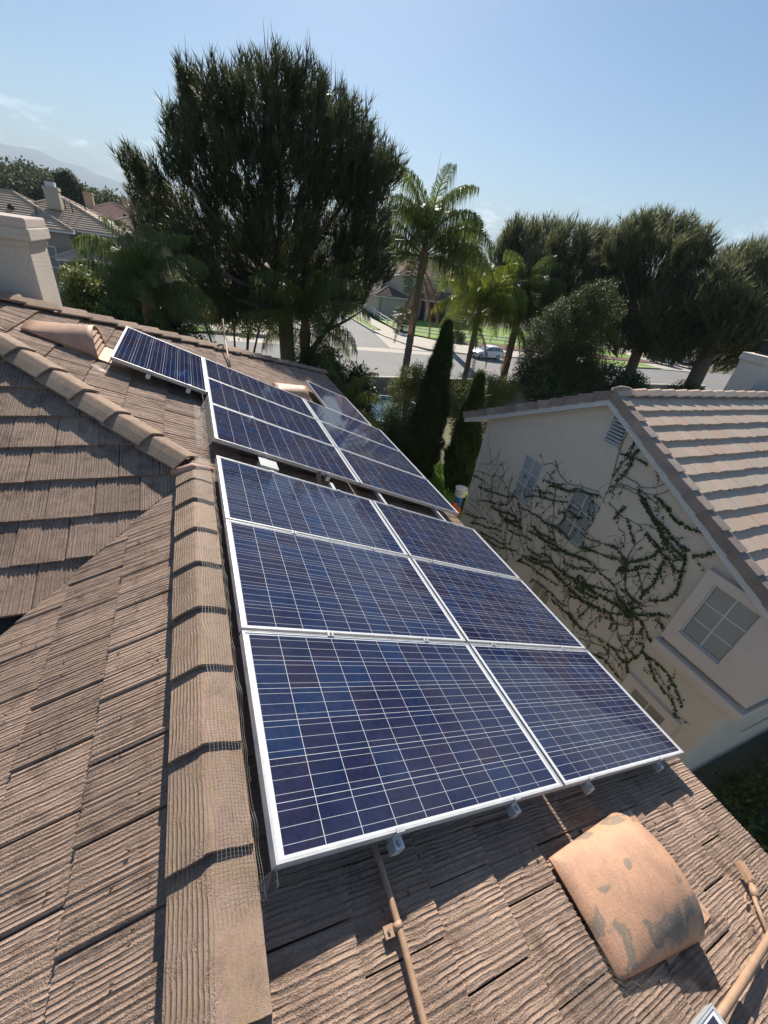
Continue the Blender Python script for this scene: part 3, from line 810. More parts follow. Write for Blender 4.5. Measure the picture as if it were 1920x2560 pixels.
for k in range(0, 13):    # one row of tiles on the far slope, their edges make the stepped outline
    yb = NY + .10 + (k+1)*step
    M = frame((-1, 0, 0), (0, -nc, ns), (0, ns, nc), (RX+.48, yb, nz(yb)-.005)); pcopy(rnd.choice(FTM), 'flat_tile', nroof, M)
b = MB(); b.tube([(RX-.06, NY-.0, .09), (RX+.12, NY, .12), (RX+.36, NY, .11)], [.05, .055, .04], 10); b.obj('mortar', M_RAKE, nroof, True)
# chimney beyond the ridge with a metal spark arrestor
CHX = 15.08
ch = chimney(nb, CHX, CHX+1.7, 6.6, 7.28, -2.4, .57, M_BAND, .9)
b = MB(); b.box((CHX+.35, 6.68, .57), (CHX+1.0, 7.2, .62)); b.box((CHX+.42, 6.72, .62), (CHX+.93, 7.16, .92)); b.box((CHX+.36, 6.66, .92), (CHX+.99, 7.22, .96)); o = b.obj('chimney_cowl', M_DARK, ch); 
# gable vent, louvred trapezoid
def P_(y, z, d=0): return Vector((NX-d, y, z))
b = MB(); b.quad(P_(4.73, -.86, .004), P_(4.38, -.80, .004), P_(4.41, -.45, .004), P_(4.67, -.28, .004)); gv = b.obj('gable_vent', M_DARK, nb)
yl, yr = lambda z: 4.69 + (-.28-z)*.08, lambda z: 4.375 + max(0, (z+.80))*.09
for k in range(8):
    z = -.84 + k*.068 + (.0 if k else 0)
    y0, y1 = yl(z), max(yr(z), 4.38 + max(0, (z+.45))*1.5)
    b = MB(); M = Matrix.Identity(4)
    b.add([P_(y0, z+.022, .012), P_(y1, z+.022, .012), P_(y1, z, .045), P_(y0, z, .045), P_(y0, z+.010, .012), P_(y1, z+.010, .012), P_(y1, z-.012, .045), P_(y0, z-.012, .045)], [(0,1,2,3), (7,6,5,4), (3,2,6,7), (0,3,7,4), (1,5,6,2)]); b.obj('louver', M_TRIM, gv)
b = MB(); b.box((NX-.055, 4.72, -.90), (NX-.004, 4.76, -.27)); b.box((NX-.055, 4.36, -.90), (NX-.004, 4.72, -.87)); b.obj('vent_frame', M_TRIM, gv)
# windows: frame, muntins, panes
def window(y0, y1, z0, z1, nx, nzz, parent, recess=.05, blind=True, name='window', face=NX, dark=False):
    """on the wall x = face; y0 is the far (left) side"""
    f = face; b = MB(); w = .028
    ya, yb = min(y0, y1), max(y0, y1)
    for a in ((ya, yb, z0, z0+w), (ya, yb, z1-w, z1), (ya, ya+w, z0+w, z1-w), (yb-w, yb, z0+w, z1-w)):
        b.box((f-.018, a[0], a[2]), (f+.02, a[1], a[3]))
    fr = b.obj(name, M_TRIM, parent)
    iy, iz = (yb-ya-2*w)/nx, (z1-z0-2*w)/nzz
    for i in range(nx):
        for j in range(nzz):
            b = MB(); a0 = ya+w+i*iy; c0 = z0+w+j*iz
            b.quad((f-.006, a0+.008, c0+.008), (f-.006, a0+iy-.008, c0+.008), (f-.006, a0+iy-.008, c0+iz-.008), (f-.006, a0+.008, c0+iz-.008)); b.obj('pane', M_PANE if blind else M_GLASS, fr)
    b = MB()
    for i in range(1, nx): y = ya+w+i*iy; b.box((f-.016, y-.012, z0+w), (f-.001, y+.012, z1-w))
    for j in range(1, nzz):
        z = z0+w+j*iz; b.box((f-.0165, ya+w, z-.012), (f-.0015, yb-w, z+.012))
    b.obj('muntin', M_TRIM, fr)
    b = MB(); b.box((f-.035, ya-.02, z0-.03), (f+.0, yb+.02, z0-.001)); b.obj('sill', M_GALV, fr)
    return fr
def panemat(name, base, slat):
    m, bs, L = new_mat(name); g = N(m, 'NewGeometry').outputs['Position']; sp = N(m, 'SeparateXYZ'); L.new(g, sp.inputs[0])
    s = mth(m, 'ADD', mth(m, 'MULTIPLY', mth(m, 'SINE', mth(m, 'MULTIPLY', sp.outputs['Z'], 6.283/slat)), .5), .5)
    c = mixc(m, s, tuple(v*.72 for v in base), base); c = mixc(m, noise(m, g, 3, 3), c, tuple(v*.85 for v in base))
    L.new(c, bs.inputs['Base Color']); bs.inputs['Roughness'].default_value = .6; bs.inputs['Coat Weight'].default_value = 1; bs.inputs['Coat Roughness'].default_value = .02
    return m
M_PANE = panemat('blind_behind_glass', (.40, .44, .47), .045)
M_CURT = panemat('curtain_behind_glass', (.34, .37, .36), 7.0)
window(6.58, 5.94, -3.18, -2.04, 2, 3, nb)
keep = M_PANE; M_PANE = M_CURT
window(4.92, 4.20, -3.18, -2.04, 2, 3, nb)
# pop-out surround for the right window
def surround(y0, y1, z0, z1, t, parent, hy0, hy1, hz0, hz1, mat=M_BAND):
    b = MB(); x0, x1 = NX-t, NX+.0
    b.box((x0, hy1, z0), (x1, y1, z1)); b.box((x0, y0, z0), (x1, hy0, z1)); b.box((x0, hy0, z0), (x1, hy1, hz0)); b.box((x0, hy0, hz1), (x1, hy1, z1))
    return b.obj('window_surround', mat, parent)
surround(.50, 1.97, -3.44, -1.87, .11, nb, 1.09, 1.79, -3.15, -2.04)
window(1.79, 1.09, -3.15, -2.04, 2, 3, nb, face=NX-.045)
M_PANE = panemat('brown_blind_behind_glass', (.30, .27, .22), .07)
surround(.94, 2.03, -5.6, -4.64, .08, nb, 1.13, 1.83, -5.36, -4.80)
window(1.83, 1.13, -5.36, -4.80, 2, 1, nb, face=NX-.03)
window(4.91, 4.30, -5.6, -4.74, 2, 2, nb)
M_PANE = keep
# belt ledge that wraps the front corner
b = MB(); b.box((NX-.17, WF-.17, -3.70), (NX+.0, 2.0, -3.53)); b.box((NX+.0, WF-.17, -3.70), (NX+9, WF, -3.53)); b.box((NX-.11, WF-.11, -3.80), (NX, 2.0, -3.70)); b.box((NX, WF-.11, -3.80), (NX+9, WF, -3.70)); o = b.obj('belt_moulding', M_BAND, nb); bevel(o, .02)
b = MB(); b.box((NX+.01, WF-.12, -3.44), (NX+.9, WF, -1.87)); b.obj('corner_panel', M_BAND, nb)
b = MB(); b.tube([(NX+.1, .36, -3.98), (NX+8, .36, -3.95)], .022, 8); b.obj('gutter_pipe', M_BAND, nb, True)
b = MB(); b.add([(NX+.2, .45, -3.95), (NX+9, .45, -3.95), (NX+9, -1.6, -4.7), (NX+.2, -1.6, -4.7)], [(0, 3, 2, 1)]); 
# ---- ivy on the wall
M_STEM = simple('ivy_stem', (.11, .085, .06), .8, .2, bumpd=0)
M_IVY = leafmat('ivy_leaf', (.030, .050, .010), (.06, .10, .018), .5, .12, 5)
IVY=[(0,[(4.34,-0.41),(4.35,-0.7),(4.32,-0.97),(4.25,-1.32),(4.19,-1.63),(4.18,-2.01)]),(3,[(4.04,-0.54),(4.13,-0.68),(4.13,-0.86),(4.13,-0.97),(4.18,-1.14),(4.2,-1.41)]),(4,[(3.93,-0.57),(4.01,-0.75),(4.02,-0.93),(4.01,-1.11),(4.04,-1.32),(4.11,-1.49)]),(3,[(4.28,-0.95),(4.14,-0.92),(3.98,-0.91),(3.85,-0.89),(3.7,-0.91)]),(0,[(4.18,-1.62),(4,-1.47),(3.75,-1.42),(3.53,-1.39),(3.34,-1.32),(3.16,-1.12),(3.03,-0.95)]),(0,[(4.15,-1.32),(3.82,-1.29),(3.59,-1.31),(3.39,-1.19),(3.27,-1.02),(3.21,-0.89)]),(0,[(3.38,-0.81),(3.35,-0.93),(3.28,-1.05)]),(1,[(3.55,-0.94),(3.45,-0.99),(3.38,-1.15)]),(0,[(4.18,-1.64),(3.94,-1.5),(3.7,-1.48),(3.53,-1.5)]),(0,[(3.53,-1.39),(3.34,-1.43),(3.11,-1.48)]),(4,[(3.33,-1.34),(3.2,-1.36),(3.06,-1.39),(2.93,-1.46),(2.75,-1.51),(2.57,-1.51),(2.41,-1.46),(2.25,-1.44),(2.12,-1.42),(1.99,-1.4)]),(4,[(2.3,-1.89),(2.22,-1.82),(2.14,-1.73),(2.07,-1.61),(1.97,-1.52),(1.87,-1.45)]),(4,[(3.66,-1.35),(3.5,-1.51),(3.35,-1.61),(3.2,-1.68),(3.04,-1.75),(2.9,-1.85),(2.75,-1.91),(2.61,-1.96),(2.44,-1.98),(2.35,-1.99)]),(4,[(3.45,-1.46),(3.32,-1.57),(3.17,-1.66),(2.98,-1.71),(2.83,-1.77),(2.69,-1.82),(2.56,-1.85),(2.39,-1.86)]),(4,[(3.11,-1.69),(2.97,-1.81),(2.82,-1.92),(2.7,-2.01),(2.55,-2.07),(2.42,-2.1)]),(4,[(3.14,-2.02),(3.02,-2.05),(2.87,-2.09),(2.74,-2.15),(2.59,-2.19),(2.49,-2.24),(2.37,-2.28),(2.29,-2.3)]),(4,[(2.35,-1.99),(2.32,-2.14),(2.26,-2.32),(2.22,-2.45),(2.2,-2.59),(2.21,-2.74),(2.28,-2.9),(2.45,-3.07)]),(3,[(3.58,-1.98),(3.46,-2.09),(3.34,-2.21),(3.2,-2.34)]),(1,[(4.08,-1.91),(3.9,-1.96),(3.7,-2.02),(3.55,-1.99),(3.34,-1.96),(3.15,-1.85),(3.02,-1.85)]),(3,[(3.81,-2.14),(3.77,-2.04),(3.74,-1.95),(3.7,-1.81)]),(4,[(3.15,-2.72),(3.02,-2.56),(2.88,-2.41),(2.8,-2.25),(2.73,-2.08)]),(4,[(3.19,-3.01),(3.07,-2.88),(2.94,-2.7),(2.77,-2.49)]),(4,[(2.62,-2.26),(2.6,-2.43),(2.57,-2.62),(2.56,-2.76),(2.6,-2.99),(2.62,-3.16)]),(2,[(2.61,-2.48),(2.51,-2.56),(2.44,-2.64)]),(0,[(3.19,-2.75),(3.21,-2.54),(3.2,-2.34),(3.12,-2.1)]),(1,[(3.63,-2.28),(3.48,-2.27),(3.4,-2.45),(3.39,-2.59)]),(3,[(3.66,-2.69),(3.53,-2.65),(3.42,-2.66),(3.27,-2.69),(3.16,-2.75),(3.1,-2.91)]),(2,[(3.56,-2.87),(3.39,-2.82),(3.2,-2.86),(3.11,-2.94)]),(4,[(3.18,-2.75),(3.19,-2.93),(3.24,-3.05)]),(4,[(2.73,-3.32),(2.65,-3.46),(2.61,-3.58),(2.61,-3.71)]),(3,[(3,-3.29),(2.88,-3.26),(2.75,-3.29),(2.63,-3.26)]),(1,[(2.91,-2.74),(2.77,-2.89),(2.62,-3.09)]),(0,[(2.62,-3.43),(2.53,-3.24),(2.44,-3.06)]),(2,[(2.88,-3.26),(3.03,-3.1),(3.07,-2.95)]),(4,[(2.61,-3.59),(2.47,-3.47),(2.31,-3.3),(2.15,-3.15),(2.07,-3.08)]),(0,[(3.07,-2.96),(2.97,-3.17),(2.83,-3.38),(2.71,-3.44)]),(2,[(4.35,-2.84),(4.17,-2.87),(3.89,-2.79),(3.64,-2.68),(3.41,-2.57)]),(3,[(4.19,-3.15),(3.94,-3.03),(3.69,-2.96),(3.43,-2.85),(3.21,-2.73)]),(3,[(4.09,-3.34),(3.88,-3.3),(3.64,-3.31),(3.43,-3.32),(3.25,-3.32),(3.05,-3.37)]),(4,[(3.82,-3.86),(3.66,-3.83),(3.49,-3.78),(3.36,-3.78)]),(4,[(3.33,-3.74),(3.14,-3.7),(2.96,-3.66),(2.82,-3.63),(2.63,-3.59)]),(4,[(3.02,-3.47),(2.86,-3.51),(2.72,-3.55),(2.6,-3.59)]),(3,[(3.63,-4.21),(3.39,-4.12),(3.12,-4.02),(2.88,-3.86),(2.65,-3.64)]),(3,[(3.64,-3.76),(3.43,-3.65),(3.17,-3.51)]),(2,[(3.98,-3.55),(3.78,-3.4),(3.58,-3.26),(3.39,-3.15)]),(0,[(5.67,-1.78),(5.48,-1.96),(5.31,-2.04),(5.09,-2.07),(4.9,-2),(4.65,-1.92),(4.32,-1.85)]),(0,[(5.92,-2.03),(5.73,-1.89),(5.56,-1.94)]),(2,[(5.56,-1.95),(5.63,-2.14),(5.81,-2.13)]),(3,[(8.31,-3.58),(8.02,-3.51),(7.81,-3.48)]),(0,[(7.81,-3.48),(7.5,-3.5),(7.31,-3.64)]),(3,[(7.94,-3.78),(7.51,-3.65),(7.12,-3.52),(6.79,-3.4),(6.38,-3.18)]),(1,[(8.36,-3.46),(7.9,-3.28),(7.59,-3.22)]),(0,[(7.51,-3.21),(7.33,-3.08),(7,-3.11),(6.68,-3.24),(6.41,-3.42),(5.98,-3.72)]),(3,[(7.7,-4.1),(7.38,-3.93),(7.06,-3.82),(6.62,-3.58)]),(2,[(7.51,-3.21),(7.41,-3.42),(7.24,-3.74)]),(0,[(8.52,-4.86),(7.99,-4.71),(7.47,-4.58)]),(3,[(8.25,-4.89),(7.91,-4.77),(7.58,-4.65),(7.24,-4.43)]),(1,[(8.21,-4.32),(7.87,-4.23),(7.49,-3.97)]),(1,[(8.18,-4.49),(7.83,-4.42),(7.53,-4.47),(7.02,-4.43),(6.48,-4.2)]),(3,[(7.85,-5),(7.43,-4.77),(7.08,-4.65),(6.75,-4.47),(6.48,-4.35)]),(4,[(7.15,-3.96),(6.92,-3.93),(6.65,-3.84),(6.4,-3.73),(6.13,-3.69)]),(4,[(6.75,-3.96),(6.43,-3.97),(6.13,-3.9),(5.86,-3.8)]),(4,[(6.51,-3.97),(6.21,-3.82),(6.03,-3.75)]),(3,[(6.14,-3.38),(5.92,-3.29),(5.69,-3.27),(5.43,-3.22),(5.28,-3.29)]),(4,[(5.59,-3.55),(5.35,-3.57),(5.1,-3.52),(4.89,-3.46),(4.79,-3.44)]),(4,[(5.3,-3.25),(5.09,-3.19),(4.9,-3.12),(4.66,-3.15),(4.48,-3.15)]),(4,[(5.62,-3.74),(5.39,-3.68),(5.13,-3.64),(4.89,-3.58),(4.66,-3.53),(4.44,-3.48),(4.25,-3.43),(4.06,-3.35),(3.91,-3.31),(3.78,-3.29)]),(3,[(5.79,-2.34),(5.6,-2.31),(5.43,-2.26),(5.12,-2.11)]),(4,[(5.54,-2.37),(5.35,-2.3),(5.15,-2.25),(4.94,-2.17),(4.87,-2.05)]),(4,[(4.87,-2.05),(4.71,-2.04),(4.52,-1.98),(4.29,-1.9)]),(3,[(5.98,-2.76),(5.83,-2.68),(5.62,-2.62),(5.39,-2.5)]),(3,[(6.12,-3.01),(5.87,-2.86),(5.57,-2.73),(5.32,-2.63),(5.09,-2.54),(4.9,-2.43)]),(3,[(5.94,-2.59),(5.81,-2.61),(5.67,-2.76)]),(2,[(5.69,-2.9),(5.69,-3.02),(5.73,-3.14)]),(2,[(5.21,-3.12),(5.23,-3.04),(5.13,-2.96),(5,-2.93)]),(3,[(5.04,-2.84),(4.92,-2.71),(4.82,-2.79),(4.87,-2.96),(4.91,-3.1)]),(0,[(5.5,-2.23),(5.33,-2.47),(5.18,-2.84),(5.07,-3.15)]),(1,[(4.84,-2.46),(4.72,-2.48),(4.53,-2.42)]),(2,[(4.72,-2.74),(4.57,-2.62),(4.42,-2.52),(4.55,-2.67)]),(1,[(4.42,-2.16),(4.33,-2.38),(4.21,-2.38),(4.22,-2.72),(4.21,-2.93)]),(2,[(4.51,-2.05),(4.39,-2.06),(4.35,-2.13)]),(1,[(4.18,-2.11),(4.2,-2.33),(4.18,-2.53),(4.22,-2.82),(4.18,-3.07)]),(2,[(6.52,-3.56),(6.26,-3.64),(6.03,-3.75),(5.83,-3.86)]),(3,[(6.29,-3.29),(6.16,-3.42),(6.05,-3.56),(5.92,-3.83)]),(3,[(6.29,-4.18),(6,-4.09),(5.71,-3.98),(5.41,-3.9)]),(2,[(6.92,-4.72),(6.65,-4.58),(6.39,-4.54),(6.24,-4.52)]),(3,[(7.33,-4.98),(6.94,-4.86),(6.58,-4.74),(6.33,-4.67),(6.04,-4.48)]),(3,[(6.9,-4.95),(6.62,-4.92),(6.33,-4.82),(6.07,-4.65),(5.74,-4.48)]),(2,[(7.47,-4.99),(7.01,-5),(6.49,-5.01),(5.94,-4.99)]),(2,[(6.39,-4.06),(6.33,-4.41),(6.15,-4.71),(5.91,-4.97)]),(1,[(6.17,-3.9),(6.08,-4.23),(6.04,-4.54),(5.77,-4.71)]),(1,[(5.56,-3.48),(5.26,-3.63),(4.78,-3.68),(4.43,-3.65)]),(4,[(5.48,-4.44),(5.2,-4.39),(4.91,-4.26),(4.61,-4.13),(4.39,-4.11)]),(4,[(5.32,-4.34),(5.1,-4.25),(4.88,-4.13),(4.66,-3.97)]),(3,[(5.6,-4.69),(5.31,-4.56),(5.04,-4.5),(4.8,-4.49),(4.53,-4.41),(4.29,-4.36)]),(2,[(5.6,-4.69),(5.52,-4.5),(5.44,-4.38)]),(3,[(5.04,-4.12),(4.95,-3.94),(4.78,-3.91),(4.61,-3.95)]),(3,[(5.47,-4.18),(5.25,-4.15),(5,-4.08)]),(2,[(5.09,-3.89),(4.95,-3.7),(4.79,-3.66),(4.58,-3.62)]),(3,[(4.8,-3.7),(4.56,-3.56),(4.33,-3.48),(4.1,-3.38)]),(4,[(4.57,-3.97),(4.35,-3.97),(4.1,-3.93),(3.88,-3.84),(3.66,-3.79),(3.41,-3.8)]),(4,[(4.54,-4.16),(4.31,-4.16),(4.08,-4.17),(3.83,-4.18),(3.62,-4.15)]),(4,[(3.95,-3.85),(3.87,-3.72),(3.69,-3.77),(3.72,-3.95),(3.92,-3.92)]),(4,[(3.88,-4.04),(3.67,-4),(3.49,-3.93),(3.3,-3.84)]),(3,[(4.33,-3.74),(4.12,-3.67),(3.89,-3.54),(3.62,-3.41)]),(3,[(5,-4.92),(4.94,-4.78),(4.71,-4.72),(4.5,-4.7)]),(3,[(4.46,-4.77),(4.37,-4.66),(4.21,-4.67),(4.02,-4.71)]),(1,[(4.41,-3.64),(4.3,-3.9),(4.15,-4.13),(3.95,-4.37),(3.93,-4.78),(3.7,-4.94)]),(2,[(4.08,-3.96),(3.9,-4.21),(3.84,-4.53),(3.65,-4.74)]),(3,[(3.93,-4.35),(3.68,-4.23),(3.43,-4.12),(3.17,-4.01)]),(3,[(4.27,-4.79),(4.04,-4.78),(3.83,-4.76),(3.59,-4.69)]),(2,[(3.73,-3.9),(3.57,-4.1),(3.54,-4.49),(3.37,-4.57)]),(3,[(3.37,-4.06),(3.39,-4.29),(3.43,-4.51)]),(2,[(3.8,-2.82),(3.95,-2.97),(3.99,-3.16)]),(2,[(4.05,-2.77),(3.95,-2.79),(3.85,-2.73)]),(3,[(4.19,-3.15),(3.99,-3.07),(3.8,-2.98)]),(3,[(4.79,-2.59),(4.68,-2.61),(4.49,-2.59)]),(2,[(5.11,-3.27),(4.95,-3.35),(4.81,-3.45)]),(3,[(2.58,-3.59),(2.45,-3.77),(2.37,-3.98),(2.36,-4.19)]),(3,[(2.53,-3.57),(2.37,-3.56),(2.29,-3.64),(2.3,-3.86)]),(3,[(2.23,-3.34),(2.08,-3.33),(1.99,-3.39),(1.93,-3.52)]),(3,[(2.25,-3.64),(2.1,-3.75),(1.98,-3.73),(1.99,-3.64)]),(3,[(1.98,-3.73),(1.79,-3.8),(1.6,-3.76),(1.43,-3.78),(1.23,-3.79)]),(2,[(1.1,-3.74),(1.02,-3.75),(0.92,-3.73),(0.82,-3.74)]),(3,[(2.4,-4.24),(2.2,-4.3),(2.1,-4.22)]),(3,[(2.23,-3.99),(2.11,-3.97),(2.1,-4.22),(2.17,-4.54),(2.05,-4.7)]),(3,[(2.06,-4.05),(1.89,-4.13),(1.69,-4.31),(1.46,-4.39),(1.27,-4.42),(1.13,-4.53),(1.09,-4.67),(1.13,-4.76)]),(3,[(1.98,-4.07),(1.78,-4.03),(1.56,-4.05),(1.37,-4.13),(1.22,-4.25),(1.08,-4.35)]),(1,[(1.76,-4.18),(1.53,-4.26),(1.34,-4.34),(1.22,-4.44)]),(2,[(2.75,-4.01),(2.58,-4.18),(2.4,-4.32),(2.18,-4.51)]),(3,[(2.88,-5.1),(2.57,-4.91),(2.33,-4.93),(2.04,-4.98)]),(3,[(2.7,-4.59),(2.52,-4.51),(2.28,-4.59),(2.17,-4.54)]),(2,[(2.65,-4.53),(2.53,-4.76),(2.51,-5.02)]),(2,[(3.24,-4.74),(2.98,-4.68),(2.74,-4.59)]),(3,[(3.5,-4.78),(3.27,-4.77),(3.7,-4.75)]),(2,[(3.15,-4.36),(3.19,-4.68),(2.98,-4.83),(2.96,-5.04)]),(1,[(3.23,-5.02),(2.85,-4.77),(2.58,-4.68),(2.17,-4.73)]),(3,[(3.09,-3.94),(2.84,-3.98),(2.78,-4.23)]),(3,[(2.95,-3.63),(2.72,-3.65),(2.58,-3.59)]),(2,[(3.09,-4.16),(2.91,-4.06),(2.54,-3.87),(2.64,-3.61)])]
ivy = thing('ivy', 'creeping ivy vines with dark leaf chains over the beige gable wall', 'ivy', (NX-.02, 4.0, -6.9))
sb = MB(); LP = []; LS = []
def vine(pts, leaf, r0=.007):
    P3 = [Vector((NX-.012-rnd.uniform(0, .006), y, z)) for y, z in pts]
    # smooth (Catmull-Rom)
    Q = []
    for i in range(len(P3)-1):
        a = P3[max(0, i-1)]; b_, c = P3[i], P3[i+1]; d = P3[min(len(P3)-1, i+2)]
        for k in range(4):
            t = k/4; Q.append(.5*((2*b_) + (c-a)*t + (2*a-5*b_+4*c-d)*t*t + (3*b_-a-3*c+d)*t**3))
    Q.append(P3[-1])
    for q in Q: q.y += rnd.uniform(-.008, .008); q.z += rnd.uniform(-.008, .008)
    sb.tube(Q, [r0*(1-.5*i/len(Q)) for i in range(len(Q))], 3, cap=False)
    dens = (0, 7, 20, 48, 92)[leaf]; spread = (0, .014, .018, .022, .030)[leaf]
    for a, c in zip(Q, Q[1:]):
        n = (c-a).length*dens; n = int(n) + (rnd.random() < n % 1)
        for _ in range(n):
            q = a.lerp(c, rnd.random()); LP.append((NX-.02-rnd.uniform(0, .035), q.y+rnd.gauss(0, spread*.6), q.z+rnd.gauss(0, spread*.6))); LS.append(rnd.uniform(.4, 1.1)*(1.0 if leaf > 2 else .8))
    return Q
for lf, pts in IVY:
    Q = vine(pts, lf, .010 if lf in (0, 3, 4) else .008)
    L_ = len(Q)
    if pts[0][1] < -1.2:
        for _ in range(2 if lf < 4 else 3):     # thin side shoots
            q = Q[rnd.randrange(L_)]; a = rnd.uniform(0, 6.28); p = [(q.y, q.z)]; 
            for s_ in range(3): a += rnd.uniform(-.6, .6); p.append((p[-1][0]+math.cos(a)*.10, p[-1][1]+math.sin(a)*.10))
            if p[-1][1] > -1.4 and lf == 0: continue
            vine(p, 1 if rnd.random() < .6 else 2, .0035)
for i in range(95):      # bare twining stems low on the left
    y, z = rnd.uniform(2.2, 8.1), rnd.uniform(-4.6, -2.9); a = rnd.uniform(.9, 2.3); p = [(y, z)]
    for s_ in range(rnd.randint(3, 6)): a += rnd.uniform(-.5, .5); p.append((p[-1][0]+math.cos(a)*.13, min(p[-1][1]+math.sin(a)*.13, -1.9)))
    if max(q_[0] for q_ in p) < 8.3: vine(p, 1 if rnd.random() < .45 else 0, .0055)
so = sb.obj('stem', M_STEM, ivy)
lt = []; tf = []
for k in range(6): a = k*math.pi/3; lt.append((math.cos(a)*.030*(1 if k % 2 else .75), math.sin(a)*.030*(1 if k % 2 else .75), .0))
lt.append((0, 0, .008)); tf = [(6, k, (k+1) % 6) for k in range(6)]
n = len(LP); yaw = rng.uniform(math.pi-1.1, math.pi+1.1, n); tilt = rng.uniform(.7, 1.6, n)
scatter('leaf', lt, tf, np.array(LP), rotmats(yaw, tilt, rng.uniform(0, 6, n)), np.array(LS), M_IVY, ivy, 'stuff')
# ================================================================ ground, streets
M_GRASS = simple('lawn', (.20, .31, .035), .9, .35, 1.2, 14, .02, col2=(.13, .21, .03))
M_GRASSD = simple('yard_ground', (.15, .16, .085), .95, .4, .6, 9, .03, col2=(.19, .16, .11))
M_ASPH = simple('asphalt', (.225, .22, .215), .88, .14, .15, 30, .002, col2=(.185, .18, .178))
M_CONC = simple('concrete', (.50, .455, .39), .9, .12, .4, 12, .002)
M_CONCD = simple('joint', (.27, .24, .20), .9, .1)
M_DIRT = simple('bark_soil', (.16, .085, .06), .95, .3, 1, 10, .02)
M_YEL = simple('yellow_paint', (.55, .36, .10), .7, .2, 2)
M_FAR = simple('far_ground', (.12, .12, .07), .95, .4, .02, .3, 0, col2=(.16, .13, .09))
sheet('ground', [(-9000, -300), (9000, -300), (9000, 9000), (-9000, 9000)], -8.42, M_FAR)
ky = lambda x: 50.0 - .09*x
sheet('street', [(-90, 27.5), (150, 27.5), (150, ky(150)), (-90, ky(-90))], -8.2, M_ASPH)
sheet('side_street', [(9.3, ky(9.3)-.1), (21.9, ky(21.9)-.1), (23.3, 58), (23.4, 66), (23.3, 82), (20, 150), (4, 150), (8, 82), (8.6, 60)], -8.196, M_ASPH)
sheet('valley_gutter', [(3, ky(3)-2.6), (30, ky(30)-2.4), (30, ky(30)-.9), (20.5, ky(20)-.4), (14, ky(14)-1.4), (9, ky(9)-.8), (3, ky(3)-.4)], -8.190, M_CONC)
sheet('valley_gutter', [(21.9, 48.0), (27, 47.4), (25.0, 51), (23.9, 56), (23.3, 57.5)], -8.186, M_CONC)
def pave(name, poly, mat=M_CONC, z=-8.08, t=.3): return sheet(name, poly, z, mat, thick=t)
pave('pavement', [(24.0, 55), (25.2, 50.8), (27.4, 48.3), (32, 46.9), (70, 43.6), (70, 46.6), (44, 50), (33, 53), (29.3, 57.0), (27.9, 61), (27.7, 70), (30, 82), (27, 82), (25.4, 72), (25.3, 60), (25.0, 59), (24.1, 59.6), (23.7, 58)][::1])
pave('kerb', [(23.55, 58), (23.75, 58), (23.9, 66), (23.8, 82), (20.6, 149), (20.4, 149), (23.5, 82), (23.6, 66)])
sheet('verge', [(23.75, 59.6), (25.25, 60.1), (25.4, 72), (27, 82), (23.9, 82), (23.9, 66)], -8.10, M_GRASS)
b = MB()
for i in range(12):
    y = 57 + i*2.2; b.box((25.3 if y > 60 else 24.2, y, -8.085), (27.9, y+.05, -8.077))
for i in range(9):
    x = 29 + i*2.2; b.box((x, ky(x)-.4, -8.085), (x+.05, ky(x)+3.0, -8.077))
b.obj('pavement_joint', M_CONCD, kind='structure')
sheet('front_lawn', [(29.6, 57.5), (33.3, 53.8), (44, 51), (70, 47), (70, 72), (33, 72), (33, 79), (30.3, 80), (28.4, 68), (28.3, 61)], -8.02, M_GRASS)
sheet('planting_bed', [(34, 52.9), (44, 50.2), (70, 46.8), (70, 49.5), (44, 53.4), (34.5, 55.5)], -8.0, M_DIRT)
pave('driveway', [(27, 79.5), (33.6, 79.5), (37, 92), (24, 92)], z=-8.05)
# left of the side street
pave('pavement', [(-60, ky(-60)), (7.4, ky(7.4)+1.5), (8.3, 54), (8.2, 82), (4, 150), (2, 150), (5, 82), (4.5, 57), (-60, 62)])
sheet('verge', [(-30, ky(-30)+.25), (0, ky(0)+.3), (2.2, 51.4), (.5, 53.3), (-30, 56)], -8.07, M_GRASS)
pave('driveway', [(-6, 62), (4, 58), (4.5, 92), (-6, 92)], z=-8.06)
# right side, beyond the street
sheet('verge', [(55, ky(55)-1.5), (66.6, 43.7), (66.0, 46.5), (55, 48.5)], -8.04, M_GRASS)
pave('driveway', [(67, 43.3), (76, 42.3), (80, 60), (67.5, 60)], z=-8.1)
b = MB(); b.box((54.5, 44.0, -8.2), (66.6, 44.25, -8.03)); b.obj('kerb', M_CONC, kind='structure')
sheet('lane_line', [(30, 39.5), (110, 33.55), (110, 33.4), (30, 39.35)], -8.192, M_YEL)
# yards
sheet('yard', [(-40, -20), (60, -20), (60, 24.2), (-40, 24.2)], -7.0, M_GRASSD, thick=1.4)
sheet('back_lawn', [(8.0, 9.2), (16, 9.2), (16, 15.5), (9.6, 15.5)], -6.99, M_GRASS)
sheet('bank', [(27, 24.2), (60, 24.2), (60, 32.6), (34, 33)], -7.9, M_DIRT, thick=.5)
# grass blades on the visible lawn strip
n = 9000; P = np.stack([rng.uniform(8.2, 14, n), rng.uniform(9.3, 15.4, n), np.full(n, -6.99)], 1)
scatter('grass', [(-.012, 0, 0), (.012, 0, 0), (0, .02, .11)], [(0, 1, 2)], P, rotmats(rng.uniform(0, 6.28, n), rng.uniform(0, .5, n), rng.uniform(0, 6.28, n)), rng.uniform(.6, 1.4, n), leafmat('grass_blade', (.16, .26, .03), (.26, .38, .05), .6, .4), kind='stuff')['label'] = 'bright green lawn between the cypresses and the ivy wall'

